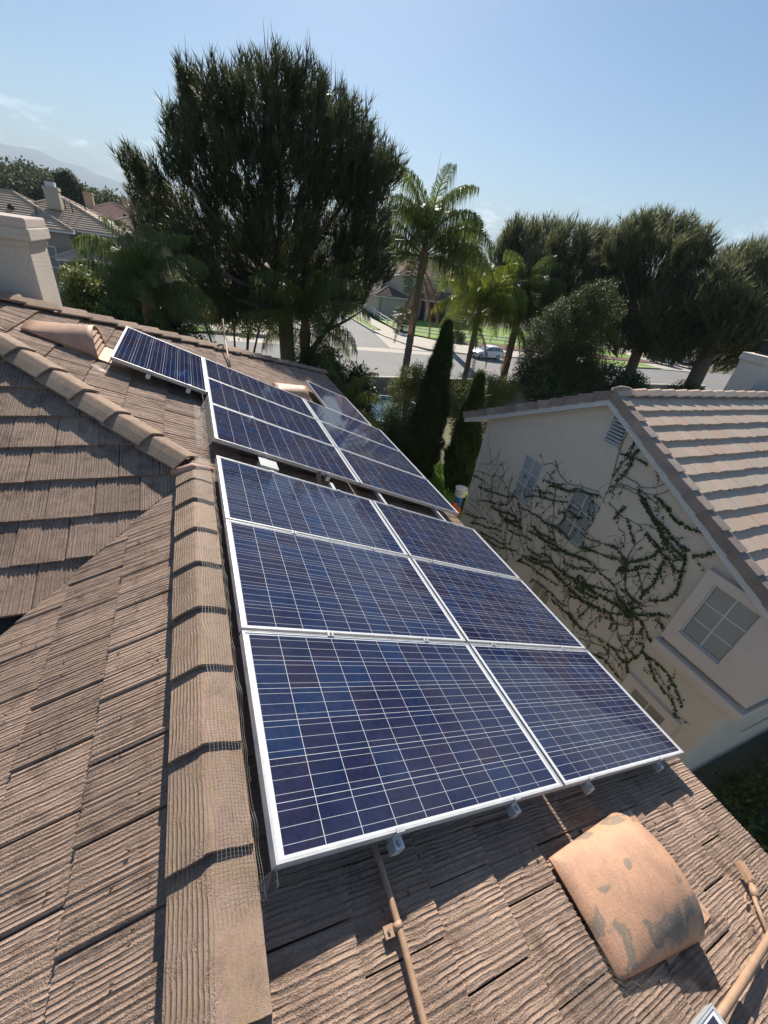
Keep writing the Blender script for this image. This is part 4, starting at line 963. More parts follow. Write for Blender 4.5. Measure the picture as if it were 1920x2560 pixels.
# block wall: real blocks in courses
M_BLOCK = simple('grey_block', (.30, .275, .235), .92, .15, 2, 40, .006, rnd_obj=.2)
bw = thing('block_wall', 'grey concrete block garden wall along the street behind the pool', 'wall', (15, 24.2, -7))
b = MB(); b.box((-12, 24.24, -8.3), (45, 24.42, -5.21)); b.obj('core', simple('mortar_grey', (.2, .19, .17)), bw)
blk = mesh('block', [(0,0,0),(.39,0,0),(.39,0,.19),(0,0,.19),(0,.05,0),(.39,.05,0),(.39,.05,.19),(0,.05,.19)], [(0,1,2,3),(0,4,5,1),(1,5,6,2),(2,6,7,3),(3,7,4,0)], M_BLOCK)
sb2 = MB()
for r in range(9):
    z = -7.0 + r*.2
    for i in range(142):
        x = -12 + i*.4 + (r % 2)*.2
        if 9.2 < x < 14.0: pcopy(blk, 'block', bw, Matrix.Translation((x, 24.2 + rnd.uniform(-.003, .003), z)))
        else: sb2.add([(x,24.2,z),(x+.39,24.2,z),(x+.39,24.2,z+.19),(x,24.2,z+.19),(x,24.25,z+.19),(x+.39,24.25,z+.19)], [(0,1,2,3),(3,2,5,4)])
sb2.obj('block', M_BLOCK, bw, kind='stuff')
b = MB(); b.box((-12, 24.17, -5.21), (45, 24.45, -5.14)); b.obj('coping', M_CONC, bw)
# above ground pool
pool = thing('pool', 'round above ground pool with pale blue rim by the block wall', 'pool', (9.7, 20.2, -7))
M_PB = simple('pool_blue', (.16, .30, .42), .5, .15); M_PR = simple('pool_rim', (.55, .60, .62), .4, .1)
b = MB(); K = 28; cx, cy, R_ = 9.7, 20.3, 2.3
ring = [(cx+R_*math.cos(2*math.pi*i/K), cy+R_*math.sin(2*math.pi*i/K)) for i in range(K)]
b.add([(x, y, -7) for x, y in ring] + [(x, y, -5.85) for x, y in ring], [(i, (i+1) % K, (i+1) % K+K, i+K) for i in range(K)] + [((i+1) % K, i, i+K, (i+1) % K+K) for i in range(K)]); b.obj('pool_wall', M_PB, pool)
b = MB(); b.tube([(x, y, -5.85) for x, y in ring + [ring[0]]], .06, 6); b.obj('rim', M_PR, pool, True)
for i in range(0, K, 4):
    x, y = cx + (R_+.04)*math.cos(2*math.pi*i/K), cy + (R_+.04)*math.sin(2*math.pi*i/K); b = MB(); b.box((x-.06, y-.06, -7), (x+.06, y+.06, -5.85)); b.obj('post', M_PR, pool)
mw, bs, L = new_mat('pool_water'); bs.inputs['Base Color'].default_value = (.03, .07, .09, 1); bs.inputs['Roughness'].default_value = .05; bs.inputs['Specular IOR Level'].default_value = .8
bump(mw, noise(mw, N(mw, 'NewGeometry').outputs['Position'], 5, 3), .3, .02, bs)
b = MB(); b.add([(x, y, -5.98) for x, y in ring], [tuple(range(K))]); b.obj('water', mw, pool)
# play table: white lid, blue bin, orange box
M_BLUE = simple('blue_plastic', (.03, .20, .45), .4, .1, bumpd=0); M_OR = simple('orange_plastic', (.75, .12, .02), .4, .1, bumpd=0); M_WP = simple('white_plastic', (.75, .75, .72), .4, .06, bumpd=0)
pt = thing('play_table', 'white round lidded tub on a blue play stand by the ivy wall corner', 'toy', (9.25, 11.3, -7))
b = MB(); b.tube([(9.25, 11.3, -6.28), (9.25, 11.3, -5.98), (9.25, 11.3, -5.95)], [.21, .24, .23], 20); b.obj('tub', M_WP, pt); b = MB(); b.tube([(9.25, 11.3, -5.95), (9.25, 11.3, -5.93), (9.25, 11.3, -5.925), (9.25, 11.3, -5.91)], [.25, .26, .15, .14], 20); b.obj('lid', M_WP, pt)
b = MB(); b.box((9.03, 11.0, -6.75), (9.20, 11.3, -6.28)); bevel(b.obj('panel', M_BLUE, pt), .02)
b = MB(); b.box((9.22, 11.1, -7), (9.42, 11.4, -6.3)); bevel(b.obj('stand', M_DARK, pt), .02)
ob = thing('toy_box', 'small orange toy box under the white tub', 'toy', (8.98, 10.95, -7))
b = MB(); b.box((8.80, 10.8, -7.0), (9.12, 11.1, -6.62)); bevel(b.obj('box_body', M_OR, ob), .03); b = MB(); b.box((8.80, 10.98, -6.62), (9.0, 11.1, -6.45)); bevel(b.obj('grip', M_OR, ob), .03)

# ================================================================ vegetation builders
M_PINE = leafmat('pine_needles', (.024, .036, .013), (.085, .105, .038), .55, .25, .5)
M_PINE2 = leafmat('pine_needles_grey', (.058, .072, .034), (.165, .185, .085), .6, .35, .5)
M_CANDLE = leafmat('pine_candle', (.08, .06, .04), (.14, .11, .065), .7, .1, 3)
M_BARK = simple('bark', (.10, .075, .055), .95, .4, 6, 30, .03, col2=(.05, .038, .03))
M_BARK2 = simple('grey_bark', (.16, .125, .10), .95, .35, 5, 26, .03, col2=(.09, .07, .055))
M_PALMT = simple('palm_trunk', (.20, .165, .135), .95, .35, 3, 18, .03, col2=(.11, .085, .065))
M_FROND = leafmat('palm_leaf', (.050, .085, .018), (.125, .165, .040), .42, .42, 1.5)
M_FRONDY = leafmat('palm_leaf_light', (.10, .14, .018), (.20, .25, .035), .4, .4, 1.5)
M_DRY = leafmat('dry_frond', (.19, .125, .07), (.30, .21, .12), .8, .2, 2)
M_CYP = leafmat('cypress_leaf', (.030, .055, .014), (.10, .15, .035), .6, .25, 2.5)
M_BUSH = leafmat('bush_leaf', (.028, .050, .012), (.085, .125, .025), .5, .3, 2)
M_BUSHL = leafmat('light_bush_leaf', (.06, .085, .02), (.16, .19, .05), .5, .4, 2)
M_BUSHD = leafmat('dark_bush_leaf', (.022, .042, .014), (.065, .095, .032), .4, .15, 2)
def tuft(n=16, L_=.34, seed=1, h=.5, w=.026):
    r = random.Random(seed); V = []; F = []
    for i in range(n):
        a = r.uniform(0, 6.283); z0 = h*r.random()*.8; el = r.uniform(.55, 1.15); l = L_*r.uniform(.6, 1.1)
        d = Vector((math.cos(a)*math.cos(el), math.sin(a)*math.cos(el), math.sin(el))); s = Vector((-math.sin(a), math.cos(a), 0))*w*.5
        p = Vector((0, 0, z0)); k = len(V); V += [tuple(p-s), tuple(p+s), tuple(p+d*l)]; F.append((k, k+1, k+2))
    return V, F
TUFT = tuft(18, .36, 3, .5, .034)
def pine(label, blobs, base, group, mat, dens=120, candles=True, trunk_r=.42, seed=1, top_frac=.55, lean=None, tscale=1.0):
    g = np.random.default_rng(seed); r = random.Random(seed)
    t = thing('pine_tree', label, 'tree', base, group)
    P = []; S = []; CP = []
    ztop = max(b_[2]+b_[3] for b_ in blobs); zlow = min(b_[2]-b_[3] for b_ in blobs)
    Bm = np.array(blobs)
    for (x, y, z, rr) in blobs:
        n = int(dens*rr*rr) + 25
        d = g.normal(size=(n, 3)); d /= np.linalg.norm(d, axis=1)[:, None]
        rad = rr*g.uniform(.45, 1.08, n)**.6
        q = np.array([x, y, z]) + d*rad[:, None]*np.array([1, 1, .92])
        P.append(q); S.append(g.uniform(.7, 1.35, n))
        # candles stand on the upward skin
        m = int(9*rr*rr)+3
        d = g.normal(size=(m, 3)); d[:, 2] = np.abs(d[:, 2])+.7; d /= np.linalg.norm(d, axis=1)[:, None]
        c = np.array([x, y, z]) + d*rr*1.0
        hid = np.zeros(m, bool)
        for bb in Bm:
            hid |= (np.linalg.norm((c+np.array([0, 0, .5]))-bb[:3], axis=1) < bb[3]*.95)
        CP.append(c[~hid])
    P = np.concatenate(P); S = np.concatenate(S)*tscale; n = len(P)
    cx, cy = Bm[:, 0].mean(), Bm[:, 1].mean()
    yaw = np.arctan2(P[:, 1]-cy, P[:, 0]-cx) + g.normal(0, .5, n)
    tilt = np.clip(g.normal(.22, .22, n) + .35*np.clip((ztop-P[:, 2])/(ztop-zlow), 0, 1), 0, 1.3)
    scatter('crown', TUFT[0], TUFT[1], P, rotmats(yaw, tilt, g.uniform(0, 6.28, n)), S, mat, t, 'stuff')
    if candles:
        C = np.concatenate(CP); m = len(C)
        w = .020*tscale
        scatter('candles', [(-w, 0, 0), (w, 0, 0), (0, 0, .95), (0, -w, 0), (0, w, 0)], [(0, 1, 2), (3, 4, 2)], C, rotmats(g.uniform(0, 6.28, m), np.abs(g.normal(0, .07, m)), g.uniform(0, 3, m)), g.uniform(.5, 1.25, m), M_CANDLE, t, 'stuff')
    b = MB(); bx, by, bz = base
    fork = Vector((bx + (cx-bx)*.25, by + (cy-by)*.25, zlow + (ztop-zlow)*.12))
    pts = [Vector(base), Vector(base).lerp(fork, .5) + Vector((.1, 0, 0)), fork]
    b.tube([Vector((bx, by, bz)), Vector((bx, by, bz+.5))] + pts[1:] + [Vector((cx, cy, zlow+(ztop-zlow)*.5)), Vector((cx, cy, ztop-1.2))], [trunk_r*1.35, trunk_r*1.05, trunk_r*.95, trunk_r*.85, trunk_r*.45, .05], 10)
    b.obj('trunk', M_BARK2, t, True)
    for (x, y, z, rr) in blobs[::2]:
        zz = max(fork.z-.4, fork.z + (z-fork.z)*.25); p0 = Vector((fork.x + (cx-fork.x)*.3, fork.y + (cy-fork.y)*.3, zz))
        p1 = Vector((x, y, z)); mid = p0.lerp(p1, .5) + Vector((0, 0, -.35*rr))
        b = MB(); b.tube([p0, mid, p1], [trunk_r*.32, trunk_r*.2, .03], 6, cap=False); b.obj('limb', M_BARK2, t, True)
    return t
def frond(a0, total, L_=3.0, seed=0, leaf=.95, n=104, mat=None, w=.020, hang=1.2):
    """arching feather leaf along +x that starts at a0 degrees over the horizon and bends down by total degrees; leaflets hang"""
    r = random.Random(seed); b = MB(); pts = []
    a = math.radians(a0); x = z = 0; steps = 12; tot = math.radians(total); nrm = sum((.35 + i/steps) for i in range(steps))
    for i in range(steps+1):
        pts.append(Vector((x, 0, z)))
        x += math.cos(a)*L_/steps; z += math.sin(a)*L_/steps; a -= tot*(.35 + i/steps)/nrm
    b.tube(pts, [.03*(1-.85*i/steps) for i in range(steps+1)], 4, cap=False)
    for i in range(n):
        t = .16 + .84*i/n; k = t*steps; j = min(steps-1, int(k)); p = pts[j].lerp(pts[j+1], k-j); d = (pts[j+1]-pts[j]).normalized()
        l = leaf*math.sin(math.pi*min(1, .16+t*.80))**.6*r.uniform(.75, 1.15)
        for sd in (-1, 1):
            q = (d*.45 + Vector((0, sd*r.uniform(.4, .9), r.uniform(-.1, .45)))).normalized()
            m_ = p + q*l*.32; e = m_ + q*l*.16 + Vector((r.uniform(-.05, .05), r.uniform(-.05, .05), -1))*l*.75*hang*r.uniform(.7, 1.15)
            ww = (d.cross(q)).normalized()*0 + d*w*.5
            b.add([p-ww, p+ww, m_+ww*1.2, m_-ww*1.2, e], [(0, 1, 2, 3), (3, 2, 4)])
    me = bpy.data.meshes.new('frond'); me.from_pydata(b.V, [], b.F); me.materials.append(mat or M_FROND); me.update(); return me
FSET = ((86, 95), (78, 130), (66, 125), (50, 115), (28, 95), (2, 75))
FRS = [frond(a_, t_, seed=i+1) for i, (a_, t_) in enumerate(FSET)]
FRY = [frond(a_, t_, seed=i+11, mat=M_FRONDY) for i, (a_, t_) in enumerate(FSET)]
DRYF = [frond(-45, 45, 2.4, 21, .45, 60, M_DRY, hang=.9), frond(-62, 25, 2.6, 22, .45, 60, M_DRY, hang=.9)]
def palm(label, base, top, rt, nf, size, meshes, group=None, seed=1, dry=0, lean=(0, 0), spear=True, rings=True):
    r = random.Random(seed); bx, by, bz = base; tx, ty, tz = top
    t = thing('palm_tree', label, 'palm tree', base, group)
    b = MB(); H = tz-bz; n = max(8, int(H/.28)); pts = []; rs = []
    for i in range(n+1):
        k = i/n; pts.append(Vector((bx+(tx-bx)*k, by+(ty-by)*k, bz+H*k))); rs.append(rt*(1.15-.25*k)*(1.0 + (.06 if i % 2 else -.04)))
    b.tube(pts, rs, 9); b.obj('trunk', M_PALMT, t, True)
    b = MB(); tp = Vector(top); b.tube([tp-Vector((0, 0, .9)), tp-Vector((0, 0, .3)), tp+Vector((0, 0, .4)), tp+Vector((0, 0, .9))], [rt*1.1, rt*1.35, rt*.8, .04], 8)
    b.obj('crownshaft', M_DRY, t, True)
    for i in range(nf):
        k = i/nf; yaw = i*2.399 + r.uniform(-.3, .3); up = (1-k)
        me = meshes[min(5, int(k*6))]
        M = Matrix.Translation(tp + Vector((0, 0, .35*up-.15))) @ Matrix.Rotation(yaw, 4, 'Z') @ Matrix.Rotation(r.uniform(-.1, .1), 4, 'Y') @ Matrix.Scale(size*r.uniform(.85, 1.08)/3.0, 4)
        pcopy(me, 'frond', t, M)
    for i in range(dry):
        M = Matrix.Translation(tp - Vector((0, 0, .55+.15*i))) @ Matrix.Rotation(r.uniform(-1.2, .6) - .6*i, 4, 'Z') @ Matrix.Scale(size*1.0/3.0, 4)
        pcopy(DRYF[i % 2], 'dry_frond', t, M)
    if spear:
        b = MB(); b.tube([tp, tp+Vector((.02, 0, size*.55)), tp+Vector((.06, 0, size*1.0))], [.03, .02, .004], 4); b.obj('spear_leaf', M_FROND, t)
    return t
def cluster(n=12, R_=.22, l=.10, w=.05, seed=1, up=.3):
    r = random.Random(seed); V = []; F = []
    for i in range(n):
        d = Vector((r.gauss(0, 1), r.gauss(0, 1), r.gauss(0, 1)+up)).normalized(); c = d*R_*r.uniform(.2, 1)
        q = (d + Vector((r.gauss(0, .5), r.gauss(0, .5), r.gauss(0, .5)-.3))).normalized(); s = q.orthogonal().normalized() if r.random() < .5 else q.cross(Vector((0, 0, 1))).normalized()
        k = len(V); V += [tuple(c), tuple(c+q*l*.5+s*w*.5), tuple(c+q*l), tuple(c+q*l*.5-s*w*.5)]; F += [(k, k+1, k+2), (k, k+2, k+3)]
    return V, F
CL = {'leaf': cluster(14, .22, .13, .055, 1), 'long': cluster(14, .24, .20, .04, 2, .1), 'fine': cluster(20, .16, .06, .035, 3)}
def shrub(name, label, cat, base, blobs, mat, kind='leaf', dens=230, group=None, seed=1, flowers=None, trunk=.05, size=1.0, ntr=3, tmat=None):
    g = np.random.default_rng(seed); r = random.Random(seed); t = thing(name, label, cat, base, group)
    P = []
    for (x, y, z, rr) in blobs:
        n = int(dens*rr**2) + 20; d = g.normal(size=(n, 3)); d /= np.linalg.norm(d, axis=1)[:, None]
        P.append(np.array([x, y, z]) + d*(rr*g.uniform(.25, 1.1, n)**.55)[:, None])
    P = np.concatenate(P); n = len(P)
    scatter('foliage', *CL[kind], P, rotmats(g.uniform(0, 6.28, n), np.abs(g.normal(0, .5, n)), g.uniform(0, 6.28, n)), g.uniform(.7, 1.4, n)*size, mat, t, 'stuff')
    b = MB(); bv = Vector(base)
    for i in range(ntr):
        bl = blobs[(i*3) % len(blobs)]; e = Vector(bl[:3]); m_ = bv.lerp(e, .45) + Vector((r.uniform(-.1, .1), 0, .1))
        b.tube([bv + Vector((r.uniform(-.1, .1)*trunk*10, r.uniform(-.1, .1)*trunk*10, 0)), m_, e], [trunk, trunk*.7, trunk*.2], 6, cap=False)
    b.obj('trunk', tmat or M_BARK2, t, True)
    if flowers:
        m = flowers[0]; k = g.integers(0, n, m); fm = simple('flower_%s' % name, flowers[1], .6, .15, bumpd=0)
        scatter('flowers', *cluster(8, .05, .07, .06, 5), P[k] + g.normal(0, .06, (m, 3)), rotmats(g.uniform(0, 6, m), g.uniform(0, 1, m), g.uniform(0, 6, m)), g.uniform(.8, 1.3, m), fm, t, 'stuff')
    return t
def cypress(label, base, h, r0, seed, lean=(0, 0)):
    g = np.random.default_rng(seed); t = thing('cypress_tree', label, 'tree', base, 'slim Italian cypresses beside the eaves')
    n = int(1500*h*r0); z = g.uniform(0.02, 1, n)**.9; prof_ = np.where(z < .25, .75+z, 1.0-.0*z)*np.clip((1-z)/.62, 0, 1)**.75
    a = g.uniform(0, 6.283, n); lump = 1+.16*np.sin(a*3+z*17+seed)+.12*np.sin(a*5-z*31)
    rr = r0*prof_*lump*g.uniform(.62, 1.2, n)
    P = np.stack([base[0]+lean[0]*z+rr*np.cos(a), base[1]+lean[1]*z+rr*np.sin(a), base[2]+z*h], 1)
    tv, tf_ = tuft(12, .20, 9, .22, .035)
    scatter('foliage', tv, tf_, P, rotmats(a, g.uniform(.0, .35, n), g.uniform(0, 6, n)), g.uniform(.8, 1.6, n), M_CYP, t, 'stuff')
    b = MB(); b.tube([base, (base[0]+lean[0], base[1]+lean[1], base[2]+h*.9)], [.14, .02], 7); b.obj('trunk', M_BARK, t)
    return t
# ================================================================ trees and plants placed
PINE=[(.6,20.5,-.2,.8),(1.3,19.2,-1.2,.6),(1.9,20.4,-1.6,.6),(3.3,20.0,-1.3,.6),(6.3,20.2,-.9,.7),(4.6,21.0,-1.0,.8),(0.7,20.5,5.4,0.41),(1,22.5,5.3,0.72),(1.6,18.9,5.0,0.77),(3.1,22.3,6.1,0.90),(3.5,19.4,5.8,0.74),(4.4,19.7,5.8,0.85),(5.8,21.2,5.9,0.81),(6,19.2,4.9,0.95),(7,19.5,4.4,0.86),(6.8,17.1,3.8,0.59),(0.3,21.6,4.3,0.68),(1.4,20.6,4.3,1.19),(2.7,19.6,4.6,1.28),(4.5,21.3,4.9,1.44),(5.3,18.9,4.1,1.35),(6.6,19.2,3.5,1.09),(0,18.9,3.0,0.55),(1,20,3.1,1.07),(2.3,19.1,3.3,1.30),(3.9,19.1,3.4,1.48),(6.1,20.7,3.0,1.57),(6.9,18.3,2.1,0.87),(-.8,20.6,2.4,.65),(-1.4,20.4,2.8,0.45),(-1.3,22.6,2.0,0.66),(-0.6,22.5,1.8,0.75),(-1,21.5,1.1,0.58),(0.6,20.7,1.5,1.00),(2,19.4,1.5,1.25),(3.4,18.7,1.5,1.40),(5.8,21.8,1.1,1.53),(6.8,19.4,1.1,1.18),(0,18.8,0.8,0.67),(1.4,21,0.4,1.07),(3.1,21.5,0.0,1.30),(5.1,20.4,-0.2,1.06),(7.1,21.2,-0.3,0.97),(6.8,17.2,0.8,0.58),(5.7,19.8,-0.8,0.58),(2.2,20.2,-0.8,0.70),(0.9,18.6,-0.5,0.56)]
PA=[(20.4,27.4,2.3,1.03),(21.2,27.1,3.2,1.26),(24.4,28.4,3.3,1.50),(22.7,24.2,3.2,1.31),(25.9,25.3,3.5,1.27),(27.3,25,3.1,1.30),(20.9,26.4,1.2,1.29),(21.8,24.7,1.3,1.74),(24.2,24.2,1.4,1.78),(27.1,24.5,1.4,1.59),(23,27.7,-0.6,1.42),(23.1,24.3,-0.4,1.56),(25.9,23.9,-0.6,1.88),(27.9,23.8,-0.2,1.37),(25.5,24.2,-2.6,1.40)]
PB=[(24.1,21.3,3.3,1.00),(25.2,21.4,4.1,1.12),(28.4,22.8,4.6,1.21),(28.1,21.1,4.4,1.14),(26.4,18.5,3.7,0.94),(26.1,22.2,2.0,1.46),(27.3,21.1,2.6,1.90),(26.8,18.5,2.5,1.31),(28.4,22.2,0.5,1.81),(26.6,18.4,0.8,1.57),(28.6,18.5,1.4,0.92),(28.2,20.3,-0.9,1.26),(27,21,-1.3,1.28),(29.5,19.2,-0.6,1.25)]
PC=[(30.2,18.4,3.2,1.01),(28.4,16.4,3.3,1.02),(31.2,17,3.6,1.30),(25.8,15.6,1.8,1.19),(29.2,16.2,2.0,1.49),(28.5,14.5,2.2,1.39),(29.7,17.5,0.4,1.40),(27.2,14.4,0.7,1.40),(31.6,15,0.7,1.54),(28.3,16.9,-0.9,1.15),(31,16.5,-0.9,1.42),(29.4,14.1,-0.2,1.26),(27.2,17.4,-1.5,0.81),(28.4,19.4,-1.7,0.75)]
pg = 'long-needled pines with upright candles'
pine('huge dark pine in the middle of the photo, crown above the whole roof', PINE, (4.05, 20.3, -7.0), pg, M_PINE, 170, seed=3, trunk_r=.40)
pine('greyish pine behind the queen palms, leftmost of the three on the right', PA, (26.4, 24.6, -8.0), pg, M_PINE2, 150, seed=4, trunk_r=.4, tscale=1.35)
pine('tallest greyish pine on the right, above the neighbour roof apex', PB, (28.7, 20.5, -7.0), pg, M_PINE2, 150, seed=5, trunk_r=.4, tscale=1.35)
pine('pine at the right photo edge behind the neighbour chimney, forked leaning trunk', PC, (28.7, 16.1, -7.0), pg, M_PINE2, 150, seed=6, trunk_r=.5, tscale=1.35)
# the bare side limb of the big pine
b = MB(); b.tube([(5.0, 20.0, -2.9), (5.4, 19.4, -2.0), (5.9, 19.1, -1.1), (6.4, 18.7, .1)], [.16, .12, .09, .05], 7); b.tube([(5.55, 19.3, -1.75), (6.5, 19.2, -1.2), (7.3, 19.0, -.6)], [.09, .06, .03], 6)
pl = [o for o in COL.objects if o.get('label', '').startswith('huge dark pine')][0]
b.obj('limb', M_BARK2, pl, True)
M_BUSHM = leafmat('mid_bush_leaf', (.024, .045, .013), (.07, .10, .028), .55, .25, .8)
qg = 'queen palms along the block wall'
palm('tall queen palm with hanging dry brown fronds, crown against the sky', (12.05, 23.6, -7), (12.15, 23.6, 1.8), .21, 32, 4.5, FRS, qg, 5, 4)
palm('middle queen palm with yellow green fronds right of the tall cypress', (16.5, 23.2, -7), (16.35, 23.2, -.8), .17, 30, 3.6, FRY, qg, 8, 2)
palm('rightmost queen palm beside the parked white car, darker drooping fronds', (20.0, 23.5, -7), (19.7, 23.5, -.5), .24, 32, 4.0, FRS, qg, 13, 3)
palm('queen palm half hidden behind the big pine trunk, fronds hanging low', (4.4, 18.9, -7), (4.45, 18.8, -1.6), .2, 24, 3.3, FRS, qg, 17)
palm('bushy queen palm behind the far roof hip on the left', (-1.6, 15.8, -7), (-1.35, 15.8, -.65), .16, 24, 2.5, FRS, qg, 21, spear=False)
palm('thin young palm sticking up in front of the left houses', (-1.75, 17.5, -7), (-1.5, 17.5, 1.0), .055, 9, .9, FRS, None, 27, spear=False)
palm('small palm drooping behind the clustered shrubs below the far roof corner', (5.3, 15.2, -7), (5.35, 15.2, -4.1), .14, 14, 2.0, FRS, qg, 25, spear=False)
palm('queen palm frond clump in front of the right hand pines', (21.9, 19.5, -7), (21.5, 19.6, -.6), .2, 14, 2.6, FRS, qg, 29, spear=False)
# fan palm
def fan_leaf(seed):
    r = random.Random(seed); b = MB(); b.tube([(0, 0, 0), (.8, 0, .15)], .02, 3, cap=False)
    for i in range(17):
        a = (i-8)*.17; d = Vector((math.cos(a), math.sin(a), r.uniform(-.1, .05))); s = Vector((-math.sin(a), math.cos(a), 0))*.045; p = Vector((.8, 0, .15)); m_ = p + d*.55; e = p + d*1.05*r.uniform(.9, 1.05) - Vector((0, 0, .22))
        b.add([p, m_-s, e, m_+s], [(0, 1, 2, 3)])
    me = bpy.data.meshes.new('fan_leaf'); me.from_pydata(b.V, [], b.F); me.materials.append(M_FANP); me.update(); return me
M_FANP = leafmat('fan_palm_leaf', (.035, .055, .02), (.085, .11, .035), .5, .25, 1)
FAN = [fan_leaf(1), fan_leaf(2)]
def fan_palm(label, base, top, size, n, seed, rt=.25):
    r = random.Random(seed); t = thing('fan_palm', label, 'palm tree', base)
    b = MB(); b.tube([base, ((base[0]+top[0])/2, (base[1]+top[1])/2, (base[2]+top[2])/2), top], [rt*1.2, rt, rt*1.1], 9); b.obj('trunk', M_PALMT, t, True)
    for i in range(n):
        k = i/n; M = Matrix.Translation(top) @ Matrix.Rotation(i*2.399, 4, 'Z') @ Matrix.Rotation(-1.35 + 2.5*k + r.uniform(-.1, .1), 4, 'Y') @ Matrix.Scale(size*r.uniform(.85, 1.1), 4); pcopy(FAN[i % 2], 'fan_leaf', t, M)
    return t
fan_palm('big dark fan palm rising behind the house across the street', (31.2, 50.6, -8.2), (31.2, 50.6, 4.0), 1.6, 52, 4, .5)
fan_palm('short palm on the corner lawn inside the white rail fence', (28.9, 60.4, -8.05), (28.9, 60.4, -6.3), 1.1, 26, 7, .3)
# cypresses
cypress('tallest cypress, its tip in front of the street', (9.35, 15.0, -7), 6.5, .64, 1)
cypress('cypress nearest the neighbour wall, shorter with a leaning split tip', (9.95, 12.7, -7), 5.05, .50, 2, (-.1, .05))
cypress('leftmost cypress hugging the tallest one, dark and low', (8.75, 14.1, -7), 3.9, .55, 3)
# shrubs
shrub('bush', 'dark glossy bush with long leaves beyond the far roof corner', 'bush', (5.6, 17.9, -7), [(5.0,17.8,-2.75,.75),(4.3,18.2,-3.1,.6),(5.5,17.9,-3.5,.8),(4.9,17.5,-3.9,.7),(6.6,17.3,-3.35,.55),(6.9,17.2,-3.9,.55),(6.2,17.4,-4.4,.8),(5.4,17.3,-4.9,.9),(6.9,17.2,-4.8,.6)], M_BUSHD, 'long', 300, None, 31)
shrub('bush', 'pale flowering bush with pink blooms between the tall palm and the cypress', 'bush', (10.2, 19.0, -7), [(9.9,18.7,-3.6,.6),(10.4,18.4,-3.9,.65),(9.6,18.9,-4.3,.7),(10.4,18.6,-4.9,.8),(9.6,18.6,-5.5,.9),(11,18.6,-4.4,.6),(10.2,18.4,-3.2,.4)], M_BUSHL, 'fine', 420, None, 32, (26, (.65, .14, .16)))
shrub('bush', 'loose dark thicket between the pool and the eave panels', 'bush', (8.0, 15.4, -7), [(7.6,16.0,-5.1,.75),(8.3,15.4,-5.7,.8),(7.6,15.0,-6.1,.8),(8.5,16.4,-5.0,.6),(7.0,15.8,-5.9,.7),(8.1,13.8,-6.4,.7),(8.7,16.8,-6,.8),(7.9,12.6,-6.7,.5)], M_BUSH, 'fine', 330, None, 33)
shrub('bush', 'speckled flowering shrub right of the cypresses with red blooms', 'bush', (13.3, 17.6, -7), [(12.5,18,-3.9,.6),(13.2,17.4,-3.6,.6),(14.0,17.3,-3.5,.6),(13.0,16.9,-4.0,.8),(14.1,16.9,-3.9,.9),(12.3,17.3,-4.4,.8),(12.2,16.2,-5.0,.8),(13.4,16.6,-5.0,1.0),(14.9,17.0,-3.6,.7)], M_BUSHL, 'fine', 420, None, 34, (30, (.55, .10, .10)))
shrub('bush', 'dark hedge bush beyond the neighbour roof apex', 'bush', (21.5, 18.0, -7), [(19.6,17.4,-3.1,1.0),(21.0,17.6,-3.2,1.0),(22.3,17.0,-3.0,.9),(23.4,16.3,-3.2,.8),(18.6,16.8,-3.4,1.0),(17.4,16.8,-3.5,1.0),(16.4,16.8,-3.1,.9),(24.2,16.6,-3.4,.7),(20.1,16.6,-4.2,1.2),(17.8,16.2,-4.3,1.2)], M_BUSHD, 'leaf', 230, None, 35, size=1.2)
shrub('broadleaf_tree', 'round green tree with light new shoots in front of the right pines', 'tree', (18.9, 18.2, -7), [(18.6,16.5,1.3,.7),(18.0,16.9,.9,.7),(19.4,16.4,.6,.8),(17.3,17.2,.2,.8),(16.6,17.4,-.5,.8),(18.3,16.5,.2,.8),(17.9,17.0,-.4,.8),(18.8,16.6,-.2,.7),(19.3,17.3,-.9,.9),(18.2,17.6,-1.2,.9),(19.3,17.0,-2.0,1.0),(18.0,17.3,-2.2,1.0),(16.8,17.6,-1.7,.9),(16.6,17.6,-2.6,.9),(17.4,17.4,-3,.9),(20,16.7,-1.5,.7),(20.1,16.4,-2.6,.8)], M_BUSHM, 'fine', 330, None, 36, trunk=.12, size=1.1)
shrub('broadleaf_tree', 'light green leafy tree left of the big pine with thin forked trunk', 'tree', (1.87, 23.3, -8), [(.0,22.5,-.9,.6),(.7,23.2,-1.2,.8),(1.8,23.4,-1.1,.9),(2.6,23.2,-1.4,.9),(.5,22.6,-1.9,.7),(1.4,23.0,-2.2,.8),(2.6,23.3,-2.4,.7),(3.2,23.0,-1.9,.8),(-.3,22.8,-.5,.4),(3.4,22.9,-.9,.9)], M_BUSHL, 'leaf', 120, None, 37, trunk=.10, ntr=5)
shrub('broadleaf_tree', 'dense glossy tree covering the left house front', 'tree', (-2.6, 17.6, -7), [(-2.2,17.6,-.25,.45),(-1.8,17.6,-.1,.45),(-1.5,17.8,-.6,.65),(-2.3,17.4,-.85,.6),(-3.0,17.1,-.9,.7),(-1.2,17.6,-1.1,.8),(-2.1,17.2,-1.5,.9),(-3.1,16.9,-1.8,.8),(-1.2,17.3,-2.0,.8),(-.6,17.6,-1.7,.6)], M_BUSHD, 'leaf', 330, None, 38, trunk=.09, size=.85)
shrub('bush', 'yellow green bush beside the near chimney', 'bush', (-3.1, 14.5, -7), [(-2.75,13.9,.0,.28),(-2.6,14.2,-.35,.35),(-2.9,13.8,-.6,.4),(-2.5,14.2,-.9,.45),(-2.2,14.2,-1.3,.5)], M_BUSHL, 'leaf', 700, None, 39, size=.7)
